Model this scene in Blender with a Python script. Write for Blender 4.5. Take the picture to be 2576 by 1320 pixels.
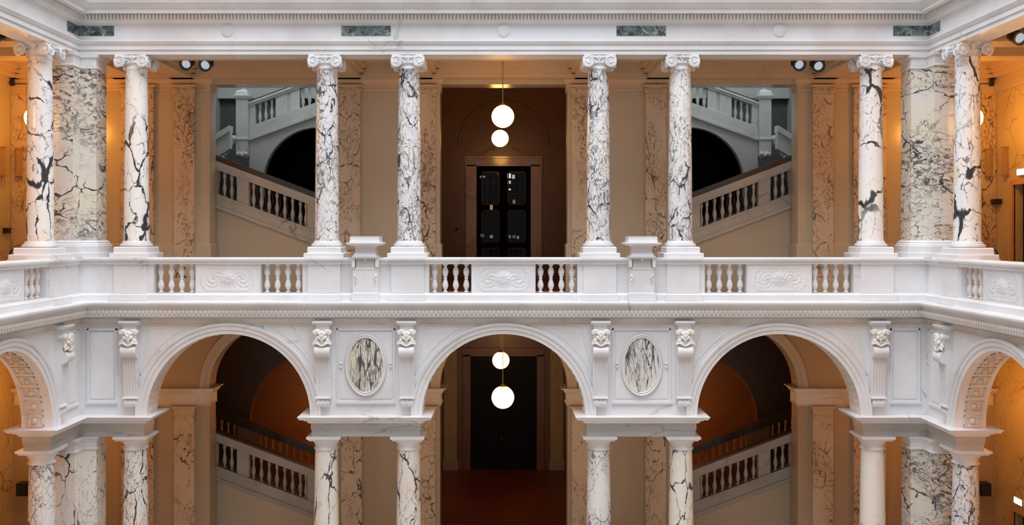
import bpy, bmesh, math, random
from mathutils import Vector, Matrix, noise

PI = math.pi
sc = bpy.context.scene
for o in list(bpy.data.objects):
    bpy.data.objects.remove(o, do_unlink=True)
C = sc.collection
random.seed(7)

# ------------------------------------------------------------------ camera, light, exposure
ZC = 1.75            # eye height over the upper gallery floor (z = 0)
DD = 24.0            # distance from the camera to the front colonnade
cam = bpy.data.cameras.new('camera')
cam.sensor_width = 36.0
cam.lens = 2400.0 / 2576.0 * 36.0
cam.shift_x = (1288 - 1267) / 2576.0
cam.shift_y = -(660 - 585) / 2576.0
cam.clip_end = 200
co = bpy.data.objects.new('camera', cam)
C.objects.link(co)
co.location = (0, -DD, ZC)
co.rotation_euler = (PI / 2, 0, 0)
sc.camera = co
sc.view_settings.view_transform = 'Standard'
sc.view_settings.look = 'None'
sc.view_settings.gamma = 1
sc.view_settings.use_curve_mapping = False
sc.view_settings.exposure = 0.09

w = bpy.data.worlds.new('daylight')
sc.world = w
w.use_nodes = True
bg = w.node_tree.nodes['Background']
bg.inputs[0].default_value = (0.86, 0.92, 1.0, 1)
bg.inputs[1].default_value = 0.47


def area_light(name, loc, rot, sx, sy, power, col):
    l = bpy.data.lights.new(name, 'AREA')
    l.shape = 'RECTANGLE'; l.size = sx; l.size_y = sy
    l.energy = power; l.color = col
    o = bpy.data.objects.new(name, l)
    o.location = loc; o.rotation_euler = rot
    C.objects.link(o)
    return o


# daylight through the glass roof of the court, and through the roof lights of the two stairwells
area_light('court_skylight', (0, -11.5, 23.0), (0, 0, 0), 20, 21, 9000, (0.915, 0.94, 1.0))
for s in (-1, 1):
    area_light('stair_skylight', (s * 7.3, 6.6, 9.6), (0, 0, 0), 5.5, 3.5, 170, (0.86, 0.95, 1.0))


def PZ(px, y):
    """world height of picture row px at depth y"""
    return ZC + (585.0 - px) * (DD + y) / 2400.0


def PX(px, y):
    return (px - 1267.0) * (DD + y) / 2400.0


# ------------------------------------------------------------------ materials
MATS = {}


def nodes_of(name, rough=0.35, spec=0.5):
    m = bpy.data.materials.new(name)
    m.use_nodes = True
    nt = m.node_tree
    b = nt.nodes['Principled BSDF']
    b.inputs['Roughness'].default_value = rough
    b.inputs['Specular IOR Level'].default_value = spec
    MATS[name] = m
    return m, nt, b


def N(nt, t, **kw):
    n = nt.nodes.new(t)
    for k, v in kw.items():
        setattr(n, k, v)
    return n


def rgb(c):
    return (c[0], c[1], c[2], 1)


def mixc(nt, fac, a, b, blend='MIX'):
    n = N(nt, 'ShaderNodeMix', data_type='RGBA', blend_type=blend)
    for sock, v in ((n.inputs[0], fac), (n.inputs[6], a), (n.inputs[7], b)):
        if isinstance(v, (int, float)):
            sock.default_value = v
        elif isinstance(v, tuple):
            sock.default_value = rgb(v)
        else:
            nt.links.new(v, sock)
    return n.outputs[2]


def math_(nt, op, a, b=None, clamp=False):
    n = N(nt, 'ShaderNodeMath', operation=op)
    n.use_clamp = clamp
    for i, v in enumerate((a, b)):
        if v is None:
            continue
        if isinstance(v, (int, float)):
            n.inputs[i].default_value = v
        else:
            nt.links.new(v, n.inputs[i])
    return n.outputs[0]


def ramp(nt, v, lo, hi, a=0.0, b=1.0):
    n = N(nt, 'ShaderNodeMapRange')
    n.interpolation_type = 'SMOOTHSTEP'
    nt.links.new(v, n.inputs[0])
    for i, x in zip((1, 2, 3, 4), (lo, hi, a, b)):
        n.inputs[i].default_value = x
    return n.outputs[0]


def noise_(nt, vec, scale, detail=3, rough=0.55):
    n = N(nt, 'ShaderNodeTexNoise')
    n.inputs['Scale'].default_value = scale
    n.inputs['Detail'].default_value = detail
    n.inputs['Roughness'].default_value = rough
    nt.links.new(vec, n.inputs['Vector'])
    return n


def coords(nt, rot=(0, 0, 0), scl=(1, 1, 1), rand=True):
    tc = N(nt, 'ShaderNodeTexCoord')
    v = tc.outputs['Object']
    if rand:
        oi = N(nt, 'ShaderNodeObjectInfo')
        ml = N(nt, 'ShaderNodeVectorMath', operation='MULTIPLY_ADD')
        cb = N(nt, 'ShaderNodeCombineXYZ')
        for i, k in enumerate((37.0, 53.0, 71.0)):
            nt.links.new(math_(nt, 'ADD', math_(nt, 'MULTIPLY', oi.outputs['Random'], k), math_(nt, 'MULTIPLY', oi.outputs['Object Index'], 1.7 + .9 * i)), cb.inputs[i])
        ad = N(nt, 'ShaderNodeVectorMath', operation='ADD')
        nt.links.new(v, ad.inputs[0]); nt.links.new(cb.outputs[0], ad.inputs[1])
        v = ad.outputs[0]
    mp = N(nt, 'ShaderNodeMapping')
    mp.inputs['Rotation'].default_value = rot
    mp.inputs['Scale'].default_value = scl
    nt.links.new(v, mp.inputs['Vector'])
    return mp.outputs[0]


def warp(nt, vec, scale, amt, detail=3):
    n = noise_(nt, vec, scale, detail)
    s = N(nt, 'ShaderNodeVectorMath', operation='SUBTRACT')
    nt.links.new(n.outputs['Color'], s.inputs[0]); s.inputs[1].default_value = (0.5, 0.5, 0.5)
    m = N(nt, 'ShaderNodeVectorMath', operation='SCALE')
    nt.links.new(s.outputs[0], m.inputs[0]); m.inputs['Scale'].default_value = amt
    a = N(nt, 'ShaderNodeVectorMath', operation='ADD')
    nt.links.new(vec, a.inputs[0]); nt.links.new(m.outputs[0], a.inputs[1])
    return a.outputs[0]


def veins(nt, vec, scale, width, lo, hi, mscale=1.0):
    """thin branching lines: distance to the edges of warped cells, shown only where a mask allows"""
    v = N(nt, 'ShaderNodeTexVoronoi', feature='DISTANCE_TO_EDGE')
    v.inputs['Scale'].default_value = scale
    nt.links.new(vec, v.inputs['Vector'])
    wn = noise_(nt, vec, scale * 1.7, 3)
    wd = math_(nt, 'MULTIPLY', ramp(nt, wn.outputs[0], 0.35, 0.72), width)
    d = math_(nt, 'DIVIDE', v.outputs['Distance'], math_(nt, 'ADD', wd, 0.0015))
    line = ramp(nt, d, 0.5, 1.2, 1.0, 0.0)
    mk = noise_(nt, vec, mscale, 2)
    return math_(nt, 'MULTIPLY', line, ramp(nt, mk.outputs[0], lo, hi))


def marble(name, base, alt, dark, v1=(1.1, 0.06, 0.42, 0.6, 0.5), v2=(3.0, 0.05, 0.5, 0.62, 0.9),
           speck=None, rot=(0, 0, 0), scl=(1, 1, 1), rough=0.3, alt_s=0.8, strength=1.0, tint=None, rand=True,
           warp_amt=0.55, bump=0.0, clouds=0.5, spec=.5):
    m, nt, b = nodes_of(name, rough, spec)
    v0 = coords(nt, rot, scl, rand)
    v = warp(nt, warp(nt, warp(nt, v0, 1.1, warp_amt), 4.5, 0.16), 17.0, 0.045, 2)
    n1 = noise_(nt, v, alt_s, 5)
    col = mixc(nt, ramp(nt, n1.outputs[0], 0.38, 0.64, 0, clouds * 2), base, alt)
    a = veins(nt, v, *v1)
    c = veins(nt, v, *v2)
    f = math_(nt, 'MAXIMUM', a, math_(nt, 'MULTIPLY', c, 0.75))
    if speck:
        s, lo, hi, ms, mlo, mhi = speck
        v5 = warp(nt, v, s * 0.6, 0.28)
        sp = noise_(nt, v5, s, 6, 0.72)
        mk = noise_(nt, v, ms, 2)
        k = math_(nt, 'MULTIPLY', ramp(nt, sp.outputs[0], lo, hi), ramp(nt, mk.outputs[0], mlo, mhi))
        f = math_(nt, 'MAXIMUM', f, math_(nt, 'MULTIPLY', k, 0.9))
    if tint:
        n3 = noise_(nt, v, 1.4, 4)
        col = mixc(nt, ramp(nt, n3.outputs[0], 0.58, 0.72, 0, 0.8), col, tint)
    col = mixc(nt, math_(nt, 'MULTIPLY', f, strength, clamp=True), col, dark)
    nt.links.new(col, b.inputs['Base Color'])
    if bump:
        bp = N(nt, 'ShaderNodeBump'); bp.inputs['Strength'].default_value = bump
        bp.inputs['Distance'].default_value = 0.01
        nn = noise_(nt, v0, 30, 4)
        nt.links.new(nn.outputs[0], bp.inputs['Height']); nt.links.new(bp.outputs[0], b.inputs['Normal'])
    return m


WHITE = marble('white_marble', (.79, .785, .79), (.71, .695, .69), (.36, .33, .31), v1=(.55, .03, .55, .7, .5), v2=(1.5, .02, .6, .75, .6),
               strength=.55, rough=.4, rand=True, bump=.05)
CARVED = marble('carved_marble', (.82, .805, .78), (.76, .71, .64), (.30, .27, .24), v1=(.5, .02, .6, .8, .5), v2=(2.2, .02, .6, .8, .6),
                strength=.4, rough=.5, bump=.2)
WARM_BEIGE = marble('warm_beige_marble', (.72, .66, .60), (.60, .51, .42), (.28, .23, .18), v1=(.9, .04, .5, .68, .5), v2=(2.4, .03, .55, .7, .7),
                 strength=.6, rough=.42, bump=.1)  # warmer and browner than the white marble
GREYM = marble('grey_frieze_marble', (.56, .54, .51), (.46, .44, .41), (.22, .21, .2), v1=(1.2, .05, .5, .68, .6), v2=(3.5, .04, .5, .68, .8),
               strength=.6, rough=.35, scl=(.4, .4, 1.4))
COL_BOLD = marble('bold_veined_marble', (.86, .83, .77), (.82, .80, .80), (.035, .04, .045), v1=(1.25, .085, .36, .48, .6),
                  v2=(4.2, .05, .40, .54, 1.1), speck=(11, .56, .64, .8, .54, .66), scl=(1, 1, .62), rot=(.2, .35, 0), rough=.2, tint=(.80, .66, .46))
COL_FINE = marble('speckled_marble', (.82, .80, .76), (.72, .71, .72), (.055, .06, .07), v1=(2.6, .06, .38, .54, .8),
                  v2=(8.5, .11, .34, .52, 1.4), speck=(13, .50, .60, 1.0, .40, .56), scl=(1, 1, .55), rot=(.15, .35, 0), rough=.2,
                  tint=(.76, .64, .46), warp_amt=.4)
PIER_M = marble('banded_breccia_marble', (.76, .69, .57), (.72, .68, .62), (.055, .06, .075), v1=(1.8, .06, .40, .56, .7),
                v2=(7.0, .09, .38, .54, .9), speck=(9, .49, .58, .55, .44, .55), scl=(.6, .6, 1.15), rot=(.5, .75, 0), rough=.2,
                tint=(.60, .44, .28))
LOW_M = marble('cream_veined_marble', (.82, .78, .69), (.76, .73, .69), (.06, .05, .055), v1=(1.8, .05, .38, .52, .7),
               v2=(6.5, .06, .42, .58, 1.1), speck=(12, .55, .64, .8, .5, .64), scl=(1, 1, .55), rot=(.1, .4, 0), rough=.2, tint=(.72, .53, .32))
OVAL_M = marble('oval_inlay_marble', (.76, .68, .54), (.72, .72, .71), (.07, .07, .075), v1=(4.5, .14, .30, .46, 1.2),
                v2=(11, .14, .36, .52, 1.6), speck=(10, .50, .58, 1.6, .40, .54), scl=(2.0, 1, .30), rot=(0, .62, 0), rough=.25, warp_amt=.2)
OVAL_M2 = marble('oval_inlay_marble_mirrored', (.76, .68, .54), (.72, .72, .71), (.07, .07, .075), v1=(4.5, .14, .30, .46, 1.2),
                v2=(11, .14, .36, .52, 1.6), speck=(10, .50, .58, 1.6, .40, .54), scl=(2.0, 1, .30), rot=(0, -.62, 0), rough=.25, warp_amt=.2)
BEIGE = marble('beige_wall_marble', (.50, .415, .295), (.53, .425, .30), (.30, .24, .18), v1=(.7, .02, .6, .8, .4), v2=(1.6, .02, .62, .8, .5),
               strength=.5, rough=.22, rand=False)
BEIGELOW = marble('shaded_wall_marble', (.42, .325, .21), (.45, .34, .22), (.26, .19, .13), v1=(.7, .02, .6, .8, .4), v2=(1.6, .02, .62, .8, .5),
               strength=.5, rough=.22, rand=False)  # beige wall marble with the lower gallery's dimness put into its colour
PILAST = marble('tan_pilaster_marble', (.62, .48, .34), (.58, .42, .27), (.085, .06, .04), v1=(2.4, .05, .42, .56, .6),
                v2=(8.5, .08, .42, .56, .8), speck=(13, .50, .60, .9, .46, .58), scl=(1, 1, .6), rough=.25)
BROWN = marble('brown_vestibule_marble', (.25, .12, .05), (.28, .14, .06), (.14, .06, .025), v1=(.7, .02, .6, .8, .4),
               v2=(1.6, .02, .62, .8, .5), strength=.5, rough=.3, rand=False)
BROWNTRIM = marble('ochre_frame_marble', (.62, .34, .15), (.56, .30, .12), (.25, .12, .05), strength=.5, rough=.13)
OUTERM = marble('golden_wall_marble', (.60, .47, .25), (.56, .42, .20), (.26, .14, .05), v1=(1.3, .04, .46, .6, .5), v2=(5, .05, .5, .62, .6),
                strength=.7, rough=.22, rand=False)
GREEN = marble('green_inlay_marble', (.035, .042, .034), (.16, .23, .23), (.46, .48, .44), v1=(4, .10, .46, .62, 1.2),
               v2=(11, .10, .44, .6, 1.6), speck=(14, .54, .62, 2.2, .5, .6), alt_s=3.6, rough=.25, strength=.8)
PLASTER = marble('ceiling_plaster', (.60, .44, .28), (.57, .41, .26), (.40, .30, .2), strength=.2, rough=.5, rand=False)
GREY = marble('grey_stairwell_plaster', (.54, .55, .53), (.49, .50, .49), (.3, .3, .3), strength=.2, rough=.6, rand=False)
GREYST = marble('grey_stair_marble', (.62, .63, .61), (.54, .55, .54), (.28, .28, .28), strength=.4, rough=.45)
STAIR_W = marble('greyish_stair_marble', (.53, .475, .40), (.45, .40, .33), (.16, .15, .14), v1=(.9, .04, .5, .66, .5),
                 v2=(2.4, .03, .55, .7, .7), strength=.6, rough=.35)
STAIR_L = marble('shaded_stair_marble', (.40, .365, .31), (.34, .31, .26), (.12, .11, .10), v1=(.9, .04, .5, .66, .5),
                 v2=(2.4, .03, .55, .7, .7), strength=.6, rough=.3)  # same stair stone, colour darkened for the weaker light downstairs
SPINEM = marble('unlit_brown_plaster', (.085, .04, .018), (.10, .05, .022), (.05, .02, .01), strength=.3, rough=.4, rand=False)  # very dark colour carries the lack of light on the spine wall
FLOORM = marble('red_brown_floor', (.18, .035, .016), (.24, .06, .028), (.08, .015, .008), strength=.4, rough=.38, rand=False, scl=(1, .4, 1))
FLOORG = marble('gallery_floor_stone', (.58, .49, .39), (.50, .42, .33), (.2, .18, .16), strength=.4, rough=.3, rand=False)


def plain(name, col, rough=.4, metal=0.0, spec=.5, noise_amt=.12, nscale=6):
    m, nt, b = nodes_of(name, rough, spec)
    v = coords(nt)
    n = noise_(nt, v, nscale, 4)
    dark = tuple(c * (1 - noise_amt) for c in col)
    nt.links.new(mixc(nt, n.outputs[0], col, dark), b.inputs['Base Color'])
    b.inputs['Metallic'].default_value = metal
    return m


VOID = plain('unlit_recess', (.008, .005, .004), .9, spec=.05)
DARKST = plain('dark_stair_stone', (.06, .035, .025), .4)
GREYBACK = plain('dark_grey_green_plaster', (.09, .10, .09), .7)
FRIEZE_ST = WARM_BEIGE
BLACK = plain('black_metal', (.012, .012, .013), .45)
DARKWOOD = plain('black_stained_wood', (.008, .006, .005), .5, spec=.2)
RAILM = plain('dark_handrail_stone', (.07, .045, .03), .16, nscale=3)
BRASS = plain('brass', (.55, .36, .14), .3, metal=1.0)
OCHRE = plain('wooden_fitting', (.42, .26, .13), .35)
WHITEP = plain('white_paint', (.8, .8, .8), .5, noise_amt=.03)


def emit(name, col, strength):
    m = bpy.data.materials.new(name); m.use_nodes = True
    nt = m.node_tree
    for n in list(nt.nodes):
        if n.type != 'OUTPUT_MATERIAL':
            nt.nodes.remove(n)
    e = nt.nodes.new('ShaderNodeEmission')
    tc = N(nt, 'ShaderNodeTexCoord')
    n = noise_(nt, tc.outputs['Object'], 2.0, 1)
    nt.links.new(mixc(nt, n.outputs[0], col, tuple(c * .97 for c in col)), e.inputs[0])
    e.inputs[1].default_value = strength
    out = [n for n in nt.nodes if n.type == 'OUTPUT_MATERIAL'][0]
    nt.links.new(e.outputs[0], out.inputs[0])
    return m


GLOBE = emit('glowing_opal_glass', (1.0, .50, .13), 16.0)
GLOBE_SIDE = emit('bright_opal_glass', (1.0, .42, .06), 42.0)
GLOBE_LOW = emit('dimmer_opal_glass', (1.0, .38, .045), 30.0)
LENS = emit('spotlight_lens', (.80, .86, .95), .55)
SIGN = emit('lit_sign_panel', (1.0, 1.0, .95), 2.0)

GLINT_A = emit('bright_glass_glint', (.9, .95, 1.0), .75)  # glowing colours that paint reflections on the upper door's glass
GLINT_B = emit('dim_glass_glint', (.7, .8, .85), .16)
GLINT_C = emit('warm_glass_glint', (1.0, .5, .25), .35)
mg, ntg, bg_ = nodes_of('dark_door_glass', .03, .12)
bg_.inputs['Base Color'].default_value = (.006, .006, .007, 1)
n_ = noise_(ntg, coords(ntg), 2.0, 1)
ntg.links.new(mixc(ntg, n_.outputs[0], (.006, .006, .007), (.01, .009, .008)), bg_.inputs['Base Color'])
GLASS = mg


# ------------------------------------------------------------------ mesh builder
class MB:
    def __init__(s):
        s.v = []; s.f = []; s.sm = []

    def add(s, vs, fs, smooth=False):
        b = len(s.v)
        s.v += [tuple(p) for p in vs]
        for f in fs:
            s.f.append(tuple(i + b for i in f)); s.sm.append(smooth)
        return s

    def box(s, x0, x1, y0, y1, z0, z1):
        vs = [(x, y, z) for x in (x0, x1) for y in (y0, y1) for z in (z0, z1)]
        return s.add(vs, [(0, 1, 3, 2), (4, 6, 7, 5), (0, 4, 5, 1), (2, 3, 7, 6), (0, 2, 6, 4), (1, 5, 7, 3)])

    def prism(s, poly, a, b, fn=lambda p, t: (p[0], p[1], t), smooth=False):
        """closed polygon pushed from a to b along the third axis; fn places the points"""
        n = len(poly)
        vs = [fn(p, a) for p in poly] + [fn(p, b) for p in poly]
        fs = [tuple(range(n))[::-1], tuple(range(n, 2 * n))]
        s.add(vs, fs)
        s.add(vs, [(i, (i + 1) % n, n + (i + 1) % n, n + i) for i in range(n)], smooth)
        return s

    def lathe(s, prof, seg=24, c=(0, 0, 0), axis='z', smooth=True, capped=True):
        vs = []
        for r, h in prof:
            for k in range(seg):
                a = 2 * PI * k / seg
                p = (r * math.cos(a), r * math.sin(a), h)
                if axis == 'y':
                    p = (p[0], p[2], p[1])
                elif axis == 'x':
                    p = (p[2], p[0], p[1])
                vs.append((p[0] + c[0], p[1] + c[1], p[2] + c[2]))
        fs = []
        for i in range(len(prof) - 1):
            for k in range(seg):
                k2 = (k + 1) % seg
                fs.append((i * seg + k, i * seg + k2, (i + 1) * seg + k2, (i + 1) * seg + k))
        s.add(vs, fs, smooth)
        if capped:
            b = len(s.v) - len(vs)
            s.f.append(tuple(b + k for k in range(seg))[::-1]); s.sm.append(False)
            s.f.append(tuple(b + (len(prof) - 1) * seg + k for k in range(seg))); s.sm.append(False)
        return s

    def sphere(s, c, r, seg=20, rings=12, sc_=(1, 1, 1)):
        vs = []; fs = []
        for i in range(rings + 1):
            t = PI * i / rings
            for k in range(seg):
                a = 2 * PI * k / seg
                vs.append((c[0] + sc_[0] * r * math.sin(t) * math.cos(a), c[1] + sc_[1] * r * math.sin(t) * math.sin(a),
                           c[2] + sc_[2] * r * math.cos(t)))
        for i in range(rings):
            for k in range(seg):
                k2 = (k + 1) % seg
                if i == 0:
                    fs.append((k, seg + k2, seg + k))
                elif i == rings - 1:
                    fs.append((i * seg + k, i * seg + k2, (i + 1) * seg + k))
                else:
                    fs.append((i * seg + k, i * seg + k2, (i + 1) * seg + k2, (i + 1) * seg + k))
        return s.add(vs, fs, True)

    def tube(s, pts, r, seg=8, rr=None):
        pts = [Vector(p) for p in pts]
        vs = []; n = len(pts)
        for i, p in enumerate(pts):
            t = (pts[min(i + 1, n - 1)] - pts[max(i - 1, 0)]).normalized()
            u = t.orthogonal().normalized() if abs(t.y) > .99 else t.cross(Vector((0, 1, 0))).normalized()
            w_ = t.cross(u)
            q = rr[i] if rr else r
            for k in range(seg):
                a = 2 * PI * k / seg
                vs.append(tuple(p + u * (q * math.cos(a)) + w_ * (q * math.sin(a))))
        fs = [(i * seg + k, i * seg + (k + 1) % seg, (i + 1) * seg + (k + 1) % seg, (i + 1) * seg + k)
              for i in range(n - 1) for k in range(seg)]
        fs += [tuple(range(seg))[::-1], tuple((n - 1) * seg + k for k in range(seg))]
        return s.add(vs, fs, True)

    def strip(s, prof, path, closed_path=False):
        """prof: closed loop of (a, b); path: list of functions (a, b) -> point"""
        n = len(prof); m = len(path)
        vs = [fn(a, b) for fn in path for (a, b) in prof]
        fs = []
        for i in range(m if closed_path else m - 1):
            j = (i + 1) % m
            for k in range(n):
                k2 = (k + 1) % n
                fs.append((i * n + k, i * n + k2, j * n + k2, j * n + k))
        if not closed_path:
            fs += [tuple(range(n))[::-1], tuple((m - 1) * n + k for k in range(n))]
        return s.add(vs, fs)

    def move(s, fn):
        s.v = [fn(*p) for p in s.v]
        return s

    def build(s, name, mat, parent=None, loc=None, angle=35):
        me = bpy.data.meshes.new(name)
        me.from_pydata(s.v, [], s.f)
        bm = bmesh.new(); bm.from_mesh(me)
        bmesh.ops.remove_doubles(bm, verts=bm.verts, dist=1e-5)
        bmesh.ops.recalc_face_normals(bm, faces=bm.faces)
        bm.to_mesh(me); bm.free()
        if any(s.sm):
            for p in me.polygons:
                p.use_smooth = True
            me.set_sharp_from_angle(angle=math.radians(angle))
        me.materials.append(mat)
        o = bpy.data.objects.new(name, me)
        C.objects.link(o)
        if parent is not None:
            o.parent = parent
        if loc:
            o.location = loc
        return o


def thing(name, label, cat, loc=(0, 0, 0), rz=0, group=None):
    o = bpy.data.objects.new(name, None)
    o.empty_display_size = .2
    C.objects.link(o)
    o.location = loc; o.rotation_euler = (0, 0, rz)
    return tag(o, label, cat, group)


def tag(o, label, cat=None, group=None):
    o['label'] = label
    if cat:
        o['category'] = cat
    if group:
        o['group'] = group
    return o


def struct(o, label=None):
    o['kind'] = 'structure'
    if label:
        o['label'] = label
    return o


def copy_tree(o, parent=None):
    c = o.copy(); C.objects.link(c)
    if parent is not None:
        c.parent = parent
    for ch in list(o.children):
        copy_tree(ch, c)
    return c


def dup(o, loc, rz, label, group=None):
    c = copy_tree(o)
    c.location = loc; c.rotation_euler = (0, 0, rz); c['label'] = label
    if group:
        c['group'] = group
    return c


def off(poly, d):
    """grow an anticlockwise right-angled polygon by d"""
    n = len(poly); out = []
    for i in range(n):
        p0, p1, p2 = poly[i - 1], poly[i], poly[(i + 1) % n]
        e1 = Vector((p1[0] - p0[0], p1[1] - p0[1])).normalized()
        e2 = Vector((p2[0] - p1[0], p2[1] - p1[1])).normalized()
        n1 = Vector((e1.y, -e1.x)); n2 = Vector((e2.y, -e2.x))
        if abs(n1.dot(n2)) > .99:
            q = n1 * d
        else:
            q = (n1 + n2) * d
        out.append((p1[0] + q.x, p1[1] + q.y))
    return out


def stack(mb, poly, steps):
    """steps: (z, offset) rings joined into one moulded body"""
    rings = [[(x, y, z) for x, y in off(poly, d)] for z, d in steps]
    n = len(poly); vs = [p for r in rings for p in r]; fs = []
    for i in range(len(rings) - 1):
        for k in range(n):
            k2 = (k + 1) % n
            fs.append((i * n + k, i * n + k2, (i + 1) * n + k2, (i + 1) * n + k))
    fs.append(tuple(range(n))[::-1]); fs.append(tuple((len(rings) - 1) * n + k for k in range(n)))
    return mb.add(vs, fs)


def rect(x0, x1, y0, y1):
    return [(x0, y0), (x1, y0), (x1, y1), (x0, y1)]


A = 10.7       # half width of the court
WL = 9.0       # how far the side galleries run towards the camera


def M_front(u, p, z): return (u, -p, z)
def M_left(u, p, z): return (-(A - p), -u, z)
def M_right(u, p, z): return (A - p, -u, z)


def run_front(mb, prof):
    return mb.strip(prof, [lambda p, z: (-(A - p), -p, z), lambda p, z: (A - p, -p, z)])


def run_side(mb, prof, s):
    return mb.strip(prof, [lambda p, z: (s * (A - p), -p, z), lambda p, z: (s * (A - p), -WL, z)])


def run_all(mb, prof):
    return mb.strip(prof, [lambda p, z: (-(A - p), -WL, z), lambda p, z: (-(A - p), -p, z), lambda p, z: (A - p, -p, z),
                           lambda p, z: (A - p, -WL, z)])


# ------------------------------------------------------------------ upper entablature
def P(px, p):
    return PZ(px, -p)


prof = [(-.66, P(137, 0)), (0, P(137, 0)), (.0, P(126, 0)), (.035, P(125, .03)), (.035, P(113, .03)), (.06, P(112, .06)),
        (.11, P(104, .1)), (.11, P(101, .1)), (.0, P(99.5, 0)), (0, P(60, 0)), (.05, P(58, .05)), (.10, P(50, .1)), (.10, P(36, .1)),
        (.19, P(35, .19)), (.22, P(32, .22)), (.34, P(32, .34)), (.34, P(22, .34)), (.37, P(20, .37)), (.50, P(6, .5)), (.55, P(-6, .5)),
        (.55, P(-40, .5)), (-.66, P(-40, .5))]
m = MB(); run_all(m, prof)
ent = struct(m.build('trim_1', WHITE))
m = MB()
zd0, zd1 = P(48, .15), P(37, .15)
k = 0
x = -A + .24
while x < A - .2:
    m.box(x, x + .055, -.17, -.10, zd0, zd1); x += .0885
for s in (-1, 1):
    y = -.25
    while y > -5.2:
        m.box(s * (A - .17), s * (A - .10), y - .055, y, zd0, zd1); y -= .0885
o = m.build('dentil_course', CARVED, ent)
za, zb = PZ(90, -.01), PZ(65, -.01)
for cx in (PX(921, 0), PX(1613, 0)):
    o = MB().box(cx - .62, cx + .62, -.012, .02, za, zb).build('inlay_panel', GREEN, ent)
    o['label'] = 'green mottled marble panel let into the frieze'
for s in (-1, 1):
    m = MB()
    m.box(s * (A - .012), s * (A + .02), -.62, .0, za, zb)
    m.box(min(s * 9.8, s * A), max(s * 9.8, s * A), -.012, .02, za, zb)
    o = m.build('inlay_panel', GREEN, ent)
    o['label'] = 'green mottled marble panel folded round the corner of the frieze'
for px in (573, 1267, 1961):
    o = MB().lathe([(.16, 0), (.16, .02), (.145, .03)], 32, (PX(px, 0), 0, PZ(77, 0)), 'y').move(lambda x, y, z: (x, -y, z)).build(
        'frieze_roundel', WHITE, ent)
    o['label'] = 'plain white disc on the frieze'


# ------------------------------------------------------------------ upper colonnade
ZR = 1.125                       # top of the balustrade rail
ZA = P(137, 0)                   # underside of the architrave
HC = ZA - ZR


def spiral_pts(c, r0, turns, ydir, plane_fn, n=40, start=0, sgn=1):
    pts = []; rr = []
    for i in range(n + 1):
        t = i / n
        r = r0 * (1 - .86 * t)
        a = start + sgn * turns * 2 * PI * t
        pts.append(plane_fn(r * math.cos(a), r * math.sin(a)))
        rr.append(.018 * (1 - .5 * t))
    return pts, rr


def ionic(label, mat, loc, rz, group):
    t = thing('ionic_column', label, 'column', loc, rz, group)
    b = MB()
    stack(b, rect(-.50, .50, -.50, .50), [(0, 0), (.10, 0), (.115, -.015)])
    stack(b, rect(-.42, .42, -.42, .42), [(.115, -.0), (.245, 0), (.27, -.02)])
    b.lathe([(.36, .27), (.395, .285), (.40, .31), (.395, .34), (.35, .355), (.345, .37), (.35, .375), (.335, .39), (.325, .42)], 40)
    b.build('base', WHITE, t)
    sh = [(.318, .40), (.308, .45), (.305, .8)]
    for i in range(9):
        q = i / 8
        sh.append((.305 - .040 * q ** 1.6, .9 + (HC - .40 - .9) * q))
    sh += [(.272, HC - .38), (.285, HC - .36), (.285, HC - .335)]
    MB().lathe(sh, 48).build('shaft', mat, t)
    c = MB()
    c.lathe([(.272, HC - .345), (.262, HC - .31), (.262, HC - .24), (.29, HC - .22), (.31, HC - .19), (.29, HC - .15), (.25, HC - .13)], 40)
    # scooped abacus with the cushion that joins the volutes
    ab = []
    for s_ in range(4):
        a0 = -PI / 2 + s_ * PI / 2
        for q in [-.40, -.34, -.2, 0, .2, .34, .40]:
            dep = .40 - .10 * (1 - (q / .40) ** 2)
            ca, sa = math.cos(a0), math.sin(a0)
            ab.append((ca * dep - sa * q, sa * dep + ca * q))
    c.prism(ab, HC - .075, HC - .0)
    ab2 = [(x * .9, y * .9) for x, y in ab]
    c.prism(ab2, HC - .15, HC - .075)
    for a in range(4):
        an = a * PI / 2
        ca, sa = math.cos(an), math.sin(an)
        # small palmette over the middle of each side
        for q in (-1, 0, 1):
            c.sphere((ca * .31 - sa * q * .045, sa * .31 + ca * q * .045, HC - .07 + .012 * (1 - abs(q))), .042, 10, 8, (.8, .8, 1.3))
        c.sphere((ca * .28, sa * .28, HC - .13), .05, 10, 8)
        for q in (-2, -1, 0, 1, 2):
            an2 = an + q * .30
            c.sphere((.285 * math.cos(an2), .285 * math.sin(an2), HC - .185), .035, 8, 6, (1, 1, 1.3))
    c.build('capital', WHITE, t)
    for a in range(4):
        an = PI / 4 + a * PI / 2
        v = MB()
        for sd in (-1, 1):
            # two scroll faces meet on the diagonal; each looks out of one side of the column
            face = an + sd * PI / 4
            nrm = Vector((math.cos(face), math.sin(face), 0))
            tan = Vector((-nrm.y, nrm.x, 0))
            oth = an - sd * PI / 4
            cen = nrm * .375 + Vector((math.cos(oth), math.sin(oth), 0)) * .285 + Vector((0, 0, HC - .185))
            ring = [(.04, -.16), (.085, -.12), (.10, -.05), (.135, -.01), (.145, .03), (.135, .045), (.118, .045), (.112, .025), (.05, .025), (.045, .05), (.01, .055)]
            mm = MB().lathe(ring, 28, (0, 0, 0), 'z')
            v.add([tuple(cen + tan * p[0] + Vector((0, 0, 1)) * p[1] + nrm * p[2]) for p in mm.v], mm.f, True)
            pts, rr = spiral_pts(None, .125, 1.8, None,
                                 lambda x_, z_: tuple(cen + tan * x_ + Vector((0, 0, 1)) * z_ + nrm * .03), 44, PI / 2, sd)
            v.tube(pts, .016, 6, rr)
        v.build('volute', WHITE, t)
    return t


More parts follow.
